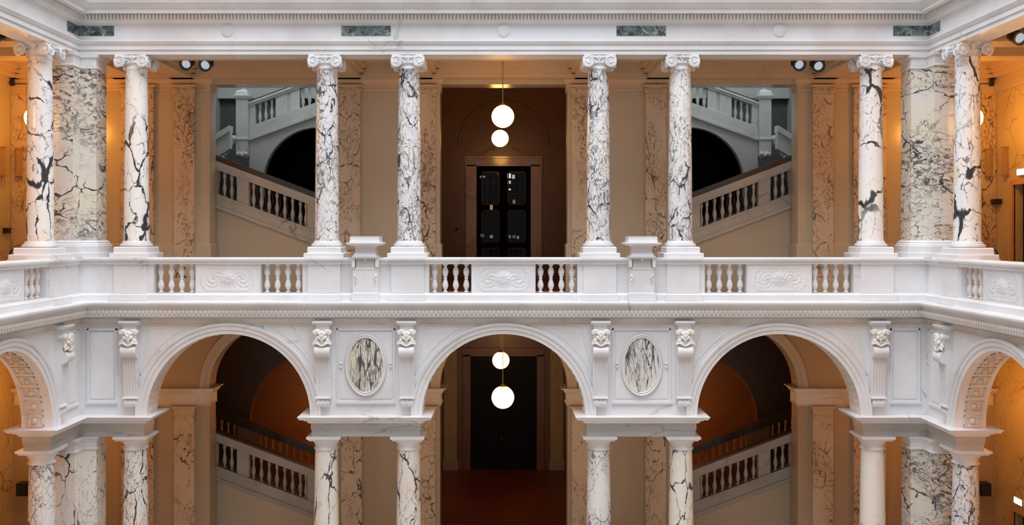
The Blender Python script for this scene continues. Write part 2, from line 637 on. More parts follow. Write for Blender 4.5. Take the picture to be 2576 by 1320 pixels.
XS = (9.36, 4.50, 2.41)
CY = .33
grp = 'ionic columns of the upper gallery'
first = ionic('tall ionic column with bold black veins, facing the court left of the left staircase', COL_BOLD, (-XS[0], CY, ZR), 0, grp)
fine = ionic('speckled ionic column at the right edge of the view of the left upper staircase', COL_FINE, (-XS[1], CY, ZR), 0, grp)
dup(first, (XS[0], CY, ZR), 0, 'ionic column with curling black veins, facing the court right of the right staircase')
dup(fine, (-XS[2], CY, ZR), 0, 'grey-speckled ionic column just left of the dark upper doorway')
dup(fine, (XS[2], CY, ZR), 0, 'ionic column with an orange-edged dark patch low on it, right of the dark upper doorway')
dup(fine, (XS[1], CY, ZR), 0, 'cream speckled ionic column at the left edge of the view of the right upper staircase')
dup(first, (-A - .33, -1.3, ZR), PI / 2, 'ionic column of the left side gallery, nearest the left frame edge on the upper floor')
dup(first, (A + .33, -1.3, ZR), -PI / 2, 'ionic column of the right side gallery, nearest the right frame edge on the upper floor')


def Lpoly(s, q=10.64, b=10.26, w_=.62, yl=-.44, y0=.02, out=11.28):
    pl = [(-q, y0), (-b, y0), (-b, y0 + w_), (-out, y0 + w_), (-out, yl), (-q, yl)]
    pl = [(x * -s, y) for x, y in pl]
    # keep the winding anticlockwise
    ar = sum(pl[i][0] * pl[(i + 1) % 6][1] - pl[(i + 1) % 6][0] * pl[i][1] for i in range(6))
    return pl if ar > 0 else pl[::-1]


for s, lab in ((-1, 'left'), (1, 'right')):
    # upper corner pier
    t = thing('corner_pier', 'broad angled pier of streaked breccia in the %s corner of the upper gallery' % lab, 'pier',
              (s * 10.9, .2, ZR), 0, 'corner piers of the upper gallery')
    pl = [(x - s * 10.9, y - .2) for x, y in Lpoly(s)]
    stack(MB(), pl, [(0, .0), ]) if False else None
    b = MB(); stack(b, pl, [(0, .14), (.12, .14), (.135, .12), (.29, .12), (.31, .10), (.33, .10), (.36, .07), (.39, .07), (.43, .02)])
    b.build('base', WHITE, t)
    b = MB(); stack(b, pl, [(.43, 0), (HC - .36, 0)]); b.build('shaft', PIER_M, t)
    b = MB(); stack(b, pl, [(HC - .36, .02), (HC - .33, .03), (HC - .30, .0), (HC - .1, .015), (HC - .08, .06), (HC - .0, .07)])
    x = 10.30
    while x < 10.62:
        b.box(s * x - s * 10.9 - .012, s * x - s * 10.9 + .012, -.2 + .0, -.2 + .03, HC - .29, HC - .1); x += .05
    b.build('capital', WHITE, t)

# ------------------------------------------------------------------ balustrade round the court
RAILP = [(-.40, ZR), (.18, ZR), (.20, ZR - .02), (.20, ZR - .055), (.15, ZR - .07), (.12, ZR - .115), (.13, ZR - .125), (.11, ZR - .165), (-.34, ZR - .165)]
BASEP = [(-.50, .235), (.10, .235), (.13, .20), (.20, .19), (.20, .05), (.22, .045), (-.50, .045)]
ZT, ZB = ZR - .165, .235
bal_prof = [(.045, 0), (.062, .012), (.062, .035), (.035, .05), (.034, .075), (.05, .10), (.074, .16), (.078, .20), (.062, .27), (.038, .335),
            (.045, .352), (.056, .3625), (.045, .373), (.038, .39), (.062, .455), (.078, .525), (.074, .565), (.05, .625), (.034, .65),
            (.035, .675), (.062, .69), (.062, .713), (.045, .725)]
bm_bal = MB().lathe(bal_prof, 20)
bal_mesh = bm_bal.build('baluster', WHITE)
BAL = bal_mesh.data
bpy.data.objects.remove(bal_mesh)


def part_copy(name, data, parent, loc, rz=0, scale=None):
    o = bpy.data.objects.new(name, data)
    C.objects.link(o)
    o.parent = parent; o.location = loc; o.rotation_euler = (0, 0, rz)
    if scale:
        o.scale = scale
    return o


def relief(w_, h_, seed, M, u0, p0, z0):
    """carved octagonal cartouche: raised scrolls and a crest in a sunk field"""
    mb = MB(); nx, nz = 72, 36
    vs = []
    for j in range(nz + 1):
        for i in range(nx + 1):
            X = (i / nx - .5) * 2; Z = (j / nz - .5) * 2
            x_, z_ = X * w_ / 2, Z * h_ / 2
            oc = max(abs(X) / .84, abs(Z) / .86, (abs(X) * w_ + abs(Z) * h_) / 2 / (.36 * (w_ + h_)))
            inside = max(0, min(1, (1 - oc) * 12))
            ed = math.exp(-((oc - 1) / .045) ** 2)
            hgt = .016 * ed
            ax = abs(x_)
            r1 = math.hypot((ax - .42 * w_ / 2 * 1.1), z_ * 1.1 + .04)
            th = math.atan2(z_, ax - .46 * w_ / 2)
            sw = .5 + .5 * math.cos(3 * th - r1 * 55 + seed)
            cz = math.hypot(x_ * .8, z_ - .01)
            rays = .5 + .5 * math.cos(9 * math.atan2(z_, x_ + 1e-6))
            f = .022 * sw * math.exp(-(r1 / .24) ** 2) + math.exp(-(cz / .15) ** 4) * (.035 + .012 * rays)
            f += .012 * noise.noise(Vector((ax * 22 + seed * 3, z_ * 22, seed)))
            hgt += inside * f
            vs.append(M(u0 + x_, p0 + hgt, z0 + z_))
    fs = [(j * (nx + 1) + i, j * (nx + 1) + i + 1, (j + 1) * (nx + 1) + i + 1, (j + 1) * (nx + 1) + i) for j in range(nz) for i in range(nx)]
    return mb.add(vs, fs, True)


def mbox(mb, M, u0, u1, p0, p1, z0, z1):
    vs = [M(u, p, z) for u in (u0, u1) for p in (p0, p1) for z in (z0, z1)]
    return mb.add(vs, [(0, 1, 3, 2), (4, 6, 7, 5), (0, 4, 5, 1), (2, 3, 7, 6), (0, 2, 6, 4), (1, 5, 7, 3)])


def balustrade(label, M, runner, opens, plaques, peds, solids, rz, loc):
    t = thing('balustrade', label, 'balustrade', loc, 0, 'balustrades round the upper gallery')
    sub = lambda x, y, z: (x - loc[0], y - loc[1], z - loc[2])
    m = MB(); runner(m, RAILP); m.move(sub).build('rail', WHITE, t)
    m = MB(); runner(m, BASEP); m.move(sub).build('plinth', WHITE, t)
    for (u0, u1) in solids:
        m = MB(); mbox(m, M, u0, u1, -.32, .06, ZB, ZT); m.move(sub).build('solid_panel', WHITE, t)
    for (u0, u1, sd) in plaques:
        m = MB(); mbox(m, M, u0, u1, -.30, .07, ZB, ZT)
        r = m.move(sub).build('carved_panel', WHITE, t)
        m = relief(u1 - u0 - .1, ZT - ZB - .06, sd, M, (u0 + u1) / 2, .072, (ZB + ZT) / 2)
        rl = m.move(sub).build('relief', WHITE, r, angle=60)
        rl['label'] = 'carved scroll relief in an octagonal frame'
    for u in peds:
        m = MB(); mbox(m, M, u - .41, u + .41, -.82, .11, ZB, ZT)
        mbox(m, M, u - .47, u + .47, -.86, .235, ZR - .055, ZR - .002)
        mbox(m, M, u - .44, u + .44, -.82, .16, ZR - .165, ZR - .055)
        mbox(m, M, u - .46, u + .46, -.86, .24, .05, .20)
        m.move(sub).build('pedestal', WHITE, t)
    for (u0, u1) in opens:
        d = (u1 - u0) / 4.0
        for i in range(4):
            p = sub(*M(u0 + d * (i + .5), -.10, ZB))
            part_copy('baluster', BAL, t, p)
    return t


f_op = [(PX(389, 0), PX(494, 0)), (PX(657, 0), PX(762, 0)), (PX(1080, 0), PX(1186, 0)), (PX(1347, 0), PX(1452, 0)), (PX(1772, 0), PX(1877, 0)),
        (PX(2040, 0), PX(2145, 0))]
f_pl = [(f_op[0][1], f_op[1][0], 1), (f_op[2][1], f_op[3][0], 2), (f_op[4][1], f_op[5][0], 3)]
f_so = [(-10.64, f_op[0][0]), (f_op[1][1], f_op[2][0]), (f_op[3][1], f_op[4][0]), (f_op[5][1], 10.64)]
balustrade('long white marble balustrade with carved panels across the far side of the court', M_front, run_front, f_op, f_pl,
           [s * x for s in (-1, 1) for x in XS], f_so, 0, (0, 0, 0.045))
wu = (1.80, 2.85, 4.48, 5.53)
for s, lab, Mx in ((-1, 'left', M_left), (1, 'right', M_right)):
    balustrade('white marble balustrade running towards the viewer on the %s side of the court' % lab, Mx,
               (lambda ss: (lambda mb, pr: run_side(mb, pr, ss)))(s), [(wu[0], wu[1]), (wu[2], wu[3])], [(wu[1], wu[2], 4)],
               [1.34], [(.06, wu[0]), (wu[3], WL)], 0, (s * A, 0, 0.045))

# blocks for busts standing against the balustrade
bust = None
for s, lab in ((-1, 'left'), (1, 'right')):
    loc = (s * 3.44, -.12, ZB - .185)
    if bust is None:
        t = thing('bust_pedestal', 'empty white marble bust pedestal set against the balustrade, %s of the middle' % lab, 'pedestal', loc, 0,
                  'bust pedestals on the balustrade')
        zl = ZB - .185
        m = MB()
        stack(m, rect(-.31, .31, -.15, .14), [(0, .03), (.19, .03), (.21, .0), (.75, 0), (.8, .02), (.83, .02)])
        m.build('pillar', WHITE, t)
        m = MB(); stack(m, rect(-.23, .23, -.165, -.14), [(.80, -.03), (.83, 0), (1.03, 0)])
        m.build('shield_panel', GREYM, t)
        m = MB()
        for q in (-1, 1):
            m.box(min(q * .25, q * .33), max(q * .25, q * .33), -.21, .1, .84, 1.09)
        m.box(-.25, .25, -.20, .1, 1.04, 1.09); m.sphere((0, -.18, 1.03), .03, 10, 8)
        m.build('shoulder', WHITE, t)
        for q in (-1, 1):
            m = MB()
            for i in range(5):
                m.sphere((q * (.25 - .02 * (i % 2)), -.155, .62 - .05 * i), .035 - .004 * i, 10, 8)
            m.build('carved_tassel', WHITE, t)
        m = MB()
        stack(m, rect(-.30, .30, -.26, .26), [(1.09, .02), (1.12, .02), (1.13, -.01), (1.22, -.05), (1.33, -.06), (1.37, -.02), (1.385, .07), (1.41, .14), (1.435, .15), (1.45, .15), (1.46, .07)])
        m.build('cap', WHITE, t)
        m = MB(); stack(m, rect(-.37, .37, -.30, .30), [(1.46, 0), (1.50, 0), (1.505, -.01), (1.60, -.01), (1.61, 0)]); m.build('top_block', WHITE, t)
        bust = t
    else:
        dup(bust, loc, 0, 'empty white marble bust pedestal set against the balustrade, %s of the middle' % lab)

# ------------------------------------------------------------------ cornice under the balustrade
prof = [(-.58, .045), (.50, .045), (.52, .03), (.52, -.01), (.49, -.06), (.42, -.07), (.38, -.075), (.37, -.15), (.40, -.17), (.36, -.26), (.31, -.33), (.27, -.345),
        (.27, -.36), (.12, -.37), (.12, -.40), (-.58, -.40)]
m = MB(); run_all(m, prof)
cor = struct(m.build('trim_2', WHITE))
m = MB()
for M_, u0, u1 in ((M_front, -A + .34, A - .34), (M_left, .4, 5.2), (M_right, .4, 5.2)):
    u = u0
    while u < u1:
        for (du, r, dz, pp) in ((.0, .044, -.205, .385), (.055, .036, -.275, .355), (.0, .024, -.29, .345)):
            c = M_(u + du, pp, dz)
            sc3 = (1, .6, 1.25) if M_ is M_front else (.6, 1, 1.25)
            m.sphere(c, r, 8, 6, sc3)
        u += .11
m.build('leaf_moulding', CARVED, cor)['label'] = 'carved band of leaves under the balcony edge'

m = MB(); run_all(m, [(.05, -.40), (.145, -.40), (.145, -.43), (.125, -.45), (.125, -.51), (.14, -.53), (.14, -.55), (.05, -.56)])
m.build('fascia', WARM_BEIGE, cor)['label'] = 'beige band under the cornice'

# ------------------------------------------------------------------ lower arcade wall
ZS = PZ(1050, -.4)        # top of the impost slabs
ZW = -.38                 # top of arcade wall
RA = 2.04
PW = .1                   # the wall face stands this far into the court
TH = .68
arches_f = [-6.88, 0.0, 6.88]


def arch_wall(mb, M, segs, z0, z1, p0, p1, r, n=32):
    """segs: list of ('s', u0, u1) solid or ('a', uc) arch"""
    for sg in segs:
        if sg[0] == 's':
            mbox(mb, M, sg[1], sg[2], p0, p1, z0, z1)
        else:
            uc = sg[1]
            path = []
            vs = []; fs = []
            for i in range(n + 1):
                a = PI * i / n
                u = uc - r * math.cos(a); z = z0 + r * math.sin(a)
                ut = uc - r + 2 * r * i / n
                vs += [M(u, p0, z), M(u, p1, z), M(ut, p0, z1), M(ut, p1, z1)]
            for i in range(n):
                b, c = 4 * i, 4 * i + 4
                fs += [(b, c, c + 2, b + 2), (b + 1, b + 3, c + 3, c + 1), (b, b + 1, c + 1, c), (b + 2, c + 2, c + 3, b + 3)]
            mb.add(vs, fs)
    return mb


def arch_ring(mb, M, uc, zc, prof, n=40):
    """prof: closed loop of (r, p)"""
    path = []
    for i in range(n + 1):
        a = PI * i / n
        path.append((lambda a_: (lambda r, p: M(uc - r * math.cos(a_), p, zc + r * math.sin(a_))))(a))
    return mb.strip(prof, path)


m = MB()
arch_wall(m, M_front, [('s', -A + .1, -6.88 - RA), ('a', -6.88), ('s', -6.88 + RA, -RA), ('a', 0), ('s', RA, 6.88 - RA), ('a', 6.88),
                       ('s', 6.88 + RA, A - .1)], ZS, ZW, -(TH - PW), PW, RA)
wf = struct(m.build('wall_front', WHITE, angle=20))
RINGP = [(RA - .0, PW - .02), (RA - .0, PW + .05), (RA + .10, PW + .06), (RA + .11, PW + .085), (RA + .20, PW + .09), (RA + .22, PW + .12),
         (RA + .27, PW + .13), (RA + .29, PW + .03), (RA + .29, PW - .02)]
for uc in arches_f:
    m = MB(); arch_ring(m, M_front, uc, ZS, RINGP)
    m.build('archivolt', WHITE, wf)
    m = MB()
    # carved studs inside the arch
    for i in range(33):
        a = PI * (i + .5) / 33
        for q in (.0, .20):
            m.sphere((uc - (RA + .02) * math.cos(a), -PW + .22 + q, ZS + (RA + .02) * math.sin(a)), .05, 8, 6)
    m.build('soffit_rosettes', WARM_BEIGE, wf)
# raised frames on the spandrels
for uc in arches_f:
    for sd in (-1, 1):
        m = MB()
        pts = [(uc + sd * (RA - .10), ZW - .24), (uc + sd * .95, ZW - .24)]
        for i in range(9):
            a = math.radians(66 - i * 5.2)
            pts.append((uc + sd * (RA + .40) * math.cos(a), ZS + (RA + .40) * math.sin(a)))
        pts = [pts[0]] + pts[2:]
        pts.append((uc + sd * (RA - .1), ZS + 1.30)) if False else None
        pts = pts + [pts[0]]
        for i in range(len(pts) - 1):
            m.tube([(pts[i][0], -PW - .0, pts[i][1]), (pts[i + 1][0], -PW - .0, pts[i + 1][1])], .018, 6)
        m.build('spandrel_frame', WHITE, wf)
for s, lab, Mx in ((-1, 'left', M_left), (1, 'right', M_right)):
    m = MB()
    uA = 1.66 + RA + .02
    arch_wall(m, Mx, [('s', .1, uA - RA), ('a', uA), ('s', uA + RA, WL)], ZS, ZW, -(TH - PW), PW, RA)
    ws = struct(m.build('wall_%s' % lab, WHITE, angle=20))
    m = MB(); arch_ring(m, Mx, uA, ZS, RINGP); m.build('archivolt', WHITE, ws)
    m = MB()
    # framed coffers in the arch soffit
    for i in range(18):
        a0 = PI * (i + .12) / 18; a1 = PI * (i + .88) / 18
        for (ra, rb, pa, pb) in ((a0, a1, -.46, -.42), (a0, a1, -.10, -.06), (a0, a0 + .02, -.46, -.06), (a1 - .02, a1, -.46, -.06)):
            vs = []
            for aa in (ra, rb):
                for rr in (RA - .03, RA + .01):
                    for pp in (pa, pb):
                        vs.append(Mx(uA - rr * math.cos(aa), pp, ZS + rr * math.sin(aa)))
            m.add(vs, [(0, 1, 3, 2), (4, 6, 7, 5), (0, 4, 5, 1), (2, 3, 7, 6), (0, 2, 6, 4), (1, 5, 7, 3)])
        am = (a0 + a1) / 2
        m.sphere(Mx(uA - RA * math.cos(am), -.26, ZS + RA * math.sin(am)), .085, 10, 8)
    m.build('soffit_coffers', WARM_BEIGE, ws)

# panels framed on the wall between consoles
ZP0, ZP1 = PZ(1012, -.1), PZ(826, -.1)


def wall_frame(M, u0, u1, name, parent):
    m = MB()
    for (a, b, c, d, p) in ((u0, u0 + .035, ZP0, ZP1, .14), (u1 - .035, u1, ZP0, ZP1, .14), (u0, u1, ZP1 - .035, ZP1, .14), (u0 - .02, u1 + .02, ZP0 - .02, ZP0 + .04, .165)):
        mbox(m, M, a, b, PW - .01, p, c, d)
    mbox(m, M, u0 + .08, u1 - .08, PW - .01, PW + .018, ZP0 + .1, ZP1 - .1)
    return m.build(name, WHITE, parent)


for s in (-1, 1):
    wall_frame(M_front, s * 3.45 - .73, s * 3.45 + .73, 'wall_panel', wf)
    wall_frame(M_front, min(s * 9.68, s * 10.42), max(s * 9.68, s * 10.42), 'wall_panel', wf)
for lab, Mx in (('left', M_left), ('right', M_right)):
    wall_frame(Mx, .30, .98, 'wall_panel', bpy.data.objects['wall_' + lab])

# ovals
for s, lab in ((-1, 'left'), (1, 'right')):
    t = thing('oval_medallion', 'oval streaked marble medallion on the arcade wall %s of the middle arch' % lab, 'medallion',
              (s * 3.45, -PW - .02, PZ(917, -.1)), 0, 'oval medallions of the arcade')
    m = MB()
    ring = [(1.0, 0), (1.0, .035), (1.03, .045), (1.06, .03), (1.10, .025), (1.16, .05), (1.20, .04), (1.22, 0)]
    vs = []; fs = []
    n = 56
    for i in range(n):
        a = 2 * PI * i / n
        for r, h in ring:
            ex = .43 + (r - 1) * .43; ez = .68 + (r - 1) * .43
            vs.append((ex * math.cos(a), -h - .02, ez * math.sin(a)))
    L = len(ring)
    for i in range(n):
        j = (i + 1) % n
        for k in range(L):
            k2 = (k + 1) % L
            fs.append((i * L + k, j * L + k, j * L + k2, i * L + k2))
    m.add(vs, fs, True).build('frame', WHITE, t)
    m = MB()
    m.prism([(.44 * math.cos(2 * PI * i / n), .69 * math.sin(2 * PI * i / n)) for i in range(n)], -.025, .0, lambda p, q: (p[0], q, p[1]))
    m.build('oval_inlay', OVAL_M if s < 0 else OVAL_M2, t)
    for q in (-1, 1):
        m = MB()
        for dz in (-.05, .04):
            m.sphere((q * .62, -.02, dz), .035, 10, 8)
        m.build('stud', WHITE, t)

# ------------------------------------------------------------------ consoles
def console(label, loc, rz, group):
    t = thing('scroll_console', label, 'console', loc, rz, group)
    ex = lambda pr, hw: MB().prism(pr, -hw, hw, lambda p, q: (q, -p[0], p[1]))
    m = ex([(0, 0), (.30, 0), (.30, -.04), (.26, -.07), (.26, -.09), (0, -.09)], .24)
    m2 = ex([(0, -.09), (.20, -.09), (.20, -.62), (0, -.62)], .165); m.add(m2.v, m2.f)
    m.build('block', WHITE, t)
    # carved mask with curls
    m = MB()
    m.sphere((0, -.22, -.37), .125, 18, 12, (1, .85, 1.1))
    m.sphere((0, -.33, -.375), .03, 10, 8, (.9, 1, 1.6)); m.sphere((0, -.30, -.45), .055, 12, 8, (1.3, .8, .6)); m.sphere((0, -.29, -.49), .045, 10, 8)
    m.sphere((0, -.27, -.29), .09, 12, 8, (1.5, .6, .45))
    for q in (-1, 1):
        m.sphere((q * .05, -.315, -.345), .022, 10, 8)
        m.sphere((q * .052, -.30, -.315), .04, 10, 8, (1.3, .8, .5)); m.sphere((q * .07, -.29, -.41), .05, 10, 8)
        m.lathe([(.02, -.30), (.055, -.295), (.065, -.28), (.06, -.2), (.05, -.1)], 14, (q * .175, 0, -.275), 'y')
        m.sphere((q * .13, -.24, -.25), .075, 12, 8, (1.3, .8, .7)); m.sphere((q * .15, -.22, -.37), .06, 12, 8, (.8, .8, 1.6))
        m.sphere((q * .13, -.235, -.48), .06, 12, 8, (1, .8, 1.1)); m.sphere((q * .09, -.25, -.53), .05, 12, 8)
    m.build('mask', CARVED, t)
    m = MB()
    pts = []
    for i in range(13):
        q = (i / 12 - .5) * 2
        pts.append((q * .225, -.27 - .03 * (1 - q * q), -.575 - .05 * math.cos(q * PI * 1.5) * .6))
    m.tube(pts, .028, 8)
    m.tube([(p[0] * .95, p[1] + .02, p[2] + .055) for p in pts], .022, 8)
    m.build('garland', CARVED, t)
    pr = [(0, -.60), (.27, -.60)]
    for i in range(9):
        a = math.radians(80 - i * 20)
        pr.append((.20 + .13 * math.cos(a) , -.76 + .145 * math.sin(a)))
    pr += [(.17, -.93), (.155, -1.05), (.13, -1.3), (.105, -1.6), (.10, -1.92), (0, -1.92)]
    m = ex(pr, .19)
    for i in range(5):
        x_ = (i - 2) * .072
        m.tube([(x_, -.185, -.92), (x_, -.16, -1.05), (x_, -.135, -1.3), (x_, -.11, -1.6), (x_, -.105, -1.9)], .017, 6)
    m.build('scroll', WHITE, t)
    m = ex([(0, -1.90), (.17, -1.90), (.18, -1.93), (.16, -1.955), (0, -1.955)], .19)
    pr = [(0, -1.955)]
    for i in range(11):
        a = math.radians(70 - i * 20)
        pr.append((.07 + .085 * math.cos(a), -2.06 + .10 * math.sin(a)))
    m3 = ex(pr, .155); m.add(m3.v, m3.f)
    for q in (-.1, 0, .1):
        m.tube([(q, -.15, -1.97), (q, -.162, -2.06), (q, -.12, -2.13)], .014, 6)
    m.build('foot_scroll', WHITE, t)
    return t


zc_ = PZ(805, -.1)
gc = 'scroll consoles of the arcade'
c0 = console('carved scroll console with a mask, between the left arch and the left corner', (-XS[0] + .06, -PW, zc_), 0, gc)
for x, lab in ((-XS[1], 'carved scroll console just right of the left arch'), (-XS[2], 'carved scroll console just left of the middle arch'),
               (XS[2], 'carved scroll console just right of the middle arch'), (XS[1], 'carved scroll console just left of the right arch'),
               (XS[0] - .02, 'carved scroll console between the right arch and the right corner')):
    dup(c0, (x, -PW, zc_), 0, lab)
dup(c0, (-A + PW, -1.32, zc_), PI / 2, 'carved scroll console seen side on, on the left side wall by the cut-off arch')
dup(c0, (A - PW, -1.32, zc_), -PI / 2, 'carved scroll console seen side on, on the right side wall by the cut-off arch')

# ------------------------------------------------------------------ impost slabs on the lower columns
ZBK = PZ(1098, -.1)
hb = ZS - ZBK
steps_b = [(0, -.02), (.16, -.02), (.17, 0), (hb - .20, 0)]
steps_s = [(hb - .20, .02), (hb - .19, .05), (hb - .13, .09), (hb - .12, .14), (hb - .085, .16), (hb - .08, .24), (hb - .02, .28), (hb, .29), (hb + .01, .27)]
gi = 'entablature blocks carried by the lower columns'


def impost(pl, loc, lab):
    t = thing('entablature_block', lab, 'entablature', loc, 0, gi)
    stack(MB(), pl, steps_b)
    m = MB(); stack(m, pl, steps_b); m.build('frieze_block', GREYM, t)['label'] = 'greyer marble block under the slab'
    m = MB(); stack(m, pl, steps_s); m.build('cornice_slab', WHITE, t)


for s, lab in ((-1, 'left'), (1, 'right')):
    impost([(x - s * 3.45, y) for x, y in rect(s * 3.45 - 1.38, s * 3.45 + 1.38, -.1, .58)], (s * 3.45, 0, ZBK),
           'projecting grey-white marble entablature block between the middle arch and the %s arch' % lab)
    pl = [(-10.6, -.1), (-9.0, -.1), (-9.0, .58), (-11.28, .58), (-11.28, -1.66), (-10.6, -1.66)]
    pl = [(-s * x - s * 10.6, y) for x, y in pl]
    if s > 0:
        pl = pl[::-1]
    impost(pl, (s * 10.6, 0, ZBK), 'angled marble entablature block turning the %s corner of the court' % lab)

ZF = -7.6                   # lower floor
HL = ZBK - ZF


def doric(label, mat, loc, rz, group):
    t = thing('doric_column', label, 'column', loc, rz, group)
    b = MB(); stack(b, rect(-.44, .44, -.44, .44), [(0, 0), (.18, 0)])
    b.lathe([(.38, .18), (.42, .22), (.42, .28), (.36, .31), (.35, .34), (.34, .38)], 36); b.build('base', WHITE, t)
    sh = [(.335, .38), (.32, .45)]
    for i in range(8):
        q = i / 7
        sh.append((.325 - .045 * q ** 1.5, .5 + (HL - .36 - .5) * q))
    MB().lathe(sh, 48).build('shaft', mat, t)
    c = MB()
    c.lathe([(.28, HL - .36), (.31, HL - .35), (.315, HL - .33), (.285, HL - .315), (.28, HL - .24), (.30, HL - .22), (.33, HL - .16),
             (.365, HL - .12), (.37, HL - .10)], 40)
    stack(c, rect(-.37, .37, -.37, .37), [(HL - .105, 0), (HL - .06, .02), (HL - .055, .05), (HL - .005, .06), (HL, .06)])
    c.build('capital', WARM_BEIGE if False else WHITE, t)
    return t


gl = 'plain capital columns of the lower arcade'
d0 = doric('cream veined column below the left corner block, on its side towards the left arch', LOW_M, (-XS[0] + .02, .22, ZF), 0, gl)
d1 = doric('speckled column at the left end of the block between the left and middle arches', COL_FINE, (XS[2], .22, ZF), 0, gl)
d1['label'] = 'speckled lower column just right of the dark middle arch'
dup(d0, (-XS[1], .22, ZF), 0, 'veined lower column at the right foot of the left arch')
dup(d0, (-XS[2], .22, ZF), 0, 'veined lower column just left of the dark middle arch')
dup(d0, (XS[1], .22, ZF), 0, 'veined lower column at the left foot of the right arch')
dup(d0, (XS[0], .22, ZF), 0, 'smooth cream lower column at the right foot of the right arch')
dup(d1, (-A - .28, -1.32, ZF), PI / 2, 'black-veined lower column nearest the left frame edge')
dup(d1, (A + .28, -1.32, ZF), -PI / 2, 'black-veined lower column nearest the right frame edge')
for s, lab in ((-1, 'left'), (1, 'right')):
    t = thing('corner_pier', 'broad angled pier of %s marble in the %s corner of the lower arcade' % ('cream' if s < 0 else 'dark-streaked', lab), 'pier',
              (s * 10.9, .2, ZF), 0, 'corner piers of the lower arcade')
    pl = [(x - s * 10.9, y - .2) for x, y in Lpoly(s, 10.58, 10.24, .56, -.46, -.0, 11.2)]
    b = MB(); stack(b, pl, [(0, .1), (.25, .1), (.28, .05), (.38, .0)]); b.build('base', WHITE, t)
    b = MB(); stack(b, pl, [(.38, 0), (HL - .34, 0)]); b.build('shaft', LOW_M if s < 0 else PIER_M, t)
    b = MB(); stack(b, pl, [(HL - .34, .03), (HL - .31, .04), (HL - .29, .0), (HL - .16, .0), (HL - .12, .03), (HL - .07, .035), (HL - .06, .06), (HL - .0, .065)])
    b.build('capital', WHITE, t)

# ------------------------------------------------------------------ gallery floors, ceilings and outer walls
XO = 14.42       # outer wall of the side galleries
YB, YB2 = 4.0, 4.6
m = MB()
m.box(-XO, XO, .58, YB2, -.38, 0); m.box(-XO, -A - .58, -WL, .58, -.38, 0); m.box(A + .58, XO, -WL, .58, -.38, 0)
struct(m.build('floor', FLOORG), 'stone floor of the upper gallery')
m = MB(); m.box(-XO, XO, -WL - 3, YB2, ZF - .3, ZF); struct(m.build('floor', FLOORG), 'stone floor of the court and lower gallery')
# upper ceiling with coffers
ZK = 6.60
m = MB(); m.box(-XO - .3, XO + .3, .66, YB2, ZK, ZK + .3)
for s in (-1, 1):
    m.box(min(s * (A + .66), s * (XO + .3)), max(s * (A + .66), s * (XO + .3)), -WL, .66, ZK, ZK + .3)
zz0 = ZA
xb = [-XO, -XO + .3, -11.36, -10.6, -9.7, -9.0, -4.85, -4.15, -2.76, -2.06]
edges = [(-11.36, -10.62), (-9.7, -9.02), (-4.84, -4.16), (-2.75, -2.07), (2.07, 2.75), (4.16, 4.84), (9.02, 9.7), (10.62, 11.36), (-XO, -XO + .3),
         (XO - .3, XO)]
for a, b in edges:
    m.box(a, b, .66, YB, zz0, ZK)
m.box(-XO, XO, YB - .40, YB, zz0 - .0, ZK); m.box(-XO, XO, .66, .86, zz0, ZK)
edges_s = sorted(edges)
for i in range(len(edges_s) - 1):
    a, b = edges_s[i][1], edges_s[i + 1][0]
    for (x0, x1, y0, y1) in ((a, b, YB - .52, YB - .40), (a, b, .86, .98), (a, a + .12, .86, YB - .4), (b - .12, b, .86, YB - .4)):
        m.box(x0, x1, y0, y1, zz0 + .12, ZK)
    for (x0, x1, y0, y1) in ((a, b, YB - .62, YB - .52), (a + .12, a + .22, .98, YB - .52), (b - .22, b - .12, .98, YB - .52)):
        m.box(x0, x1, y0, y1, zz0 + .24, ZK)
for s in (-1, 1):
    lo, hi = A + .66, XO
    for (u0, u1) in ((.95, 1.65), (5.8, 6.5), (-.66, -.2)):
        m.box(min(s * lo, s * hi), max(s * lo, s * hi), -u1, -u0, zz0, ZK)
    m.box(min(s * (hi - .4), s * hi), max(s * (hi - .4), s * hi), -WL, .66, zz0, ZK)
    m.box(min(s * (hi - .55), s * (hi - .4)), max(s * (hi - .55), s * (hi - .4)), -WL, .66, zz0 + .14, ZK)
struct(m.build('ceiling', PLASTER), 'coffered plaster ceiling of the upper gallery')
m = MB(); m.box(-XO, XO, .58, YB, -.5, -.38)
for s in (-1, 1):
    m.box(min(s * (A + .58), s * XO), max(s * (A + .58), s * XO), -WL, .58, -.5, -.38)
struct(m.build('ceiling', PLASTER), 'plain ceiling of the lower gallery')

# back wall: two storeys with openings to the stairs and the vestibule
OPS = ((-8.63, -5.13), (-1.87, 1.87), (5.13, 8.63))
SEG = ((-XO - .4, -8.63), (-5.13, -1.87), (1.87, 5.13), (8.63, XO + .4))
ZLI = 6.10
m = MB()
for a, b in SEG:
    m.box(a, b, YB, YB2, 0, ZK)
for a, b in OPS:
    m.box(a, b, YB, YB2, ZLI, ZK)
wb = struct(m.build('wall_back', BEIGE), 'beige marble back wall of the upper gallery')
ZCB0, ZCB1 = PZ(228, YB), ZA
for a, b in SEG:
    a2, b2 = max(a, -XO + .1), min(b, XO - .1)
    m = MB()
    stack(m, rect(a2, b2, YB - .0, YB2), [(ZCB0, .02), (ZCB0 + .05, .03), (ZCB0 + .08, .02), (ZCB0 + .18, .03), (ZCB0 + .2, .07), (ZCB1 - .03, .11), (ZCB1 - .0, .12)])
    m.build('wall_cornice', PLASTER, wb)
    m = MB(); stack(m, rect(a2, b2, YB, YB2), [(.0, .05), (PZ(612, YB) - .04, .05), (PZ(612, YB), .01)]); m.build('wall_base', BEIGE, wb)
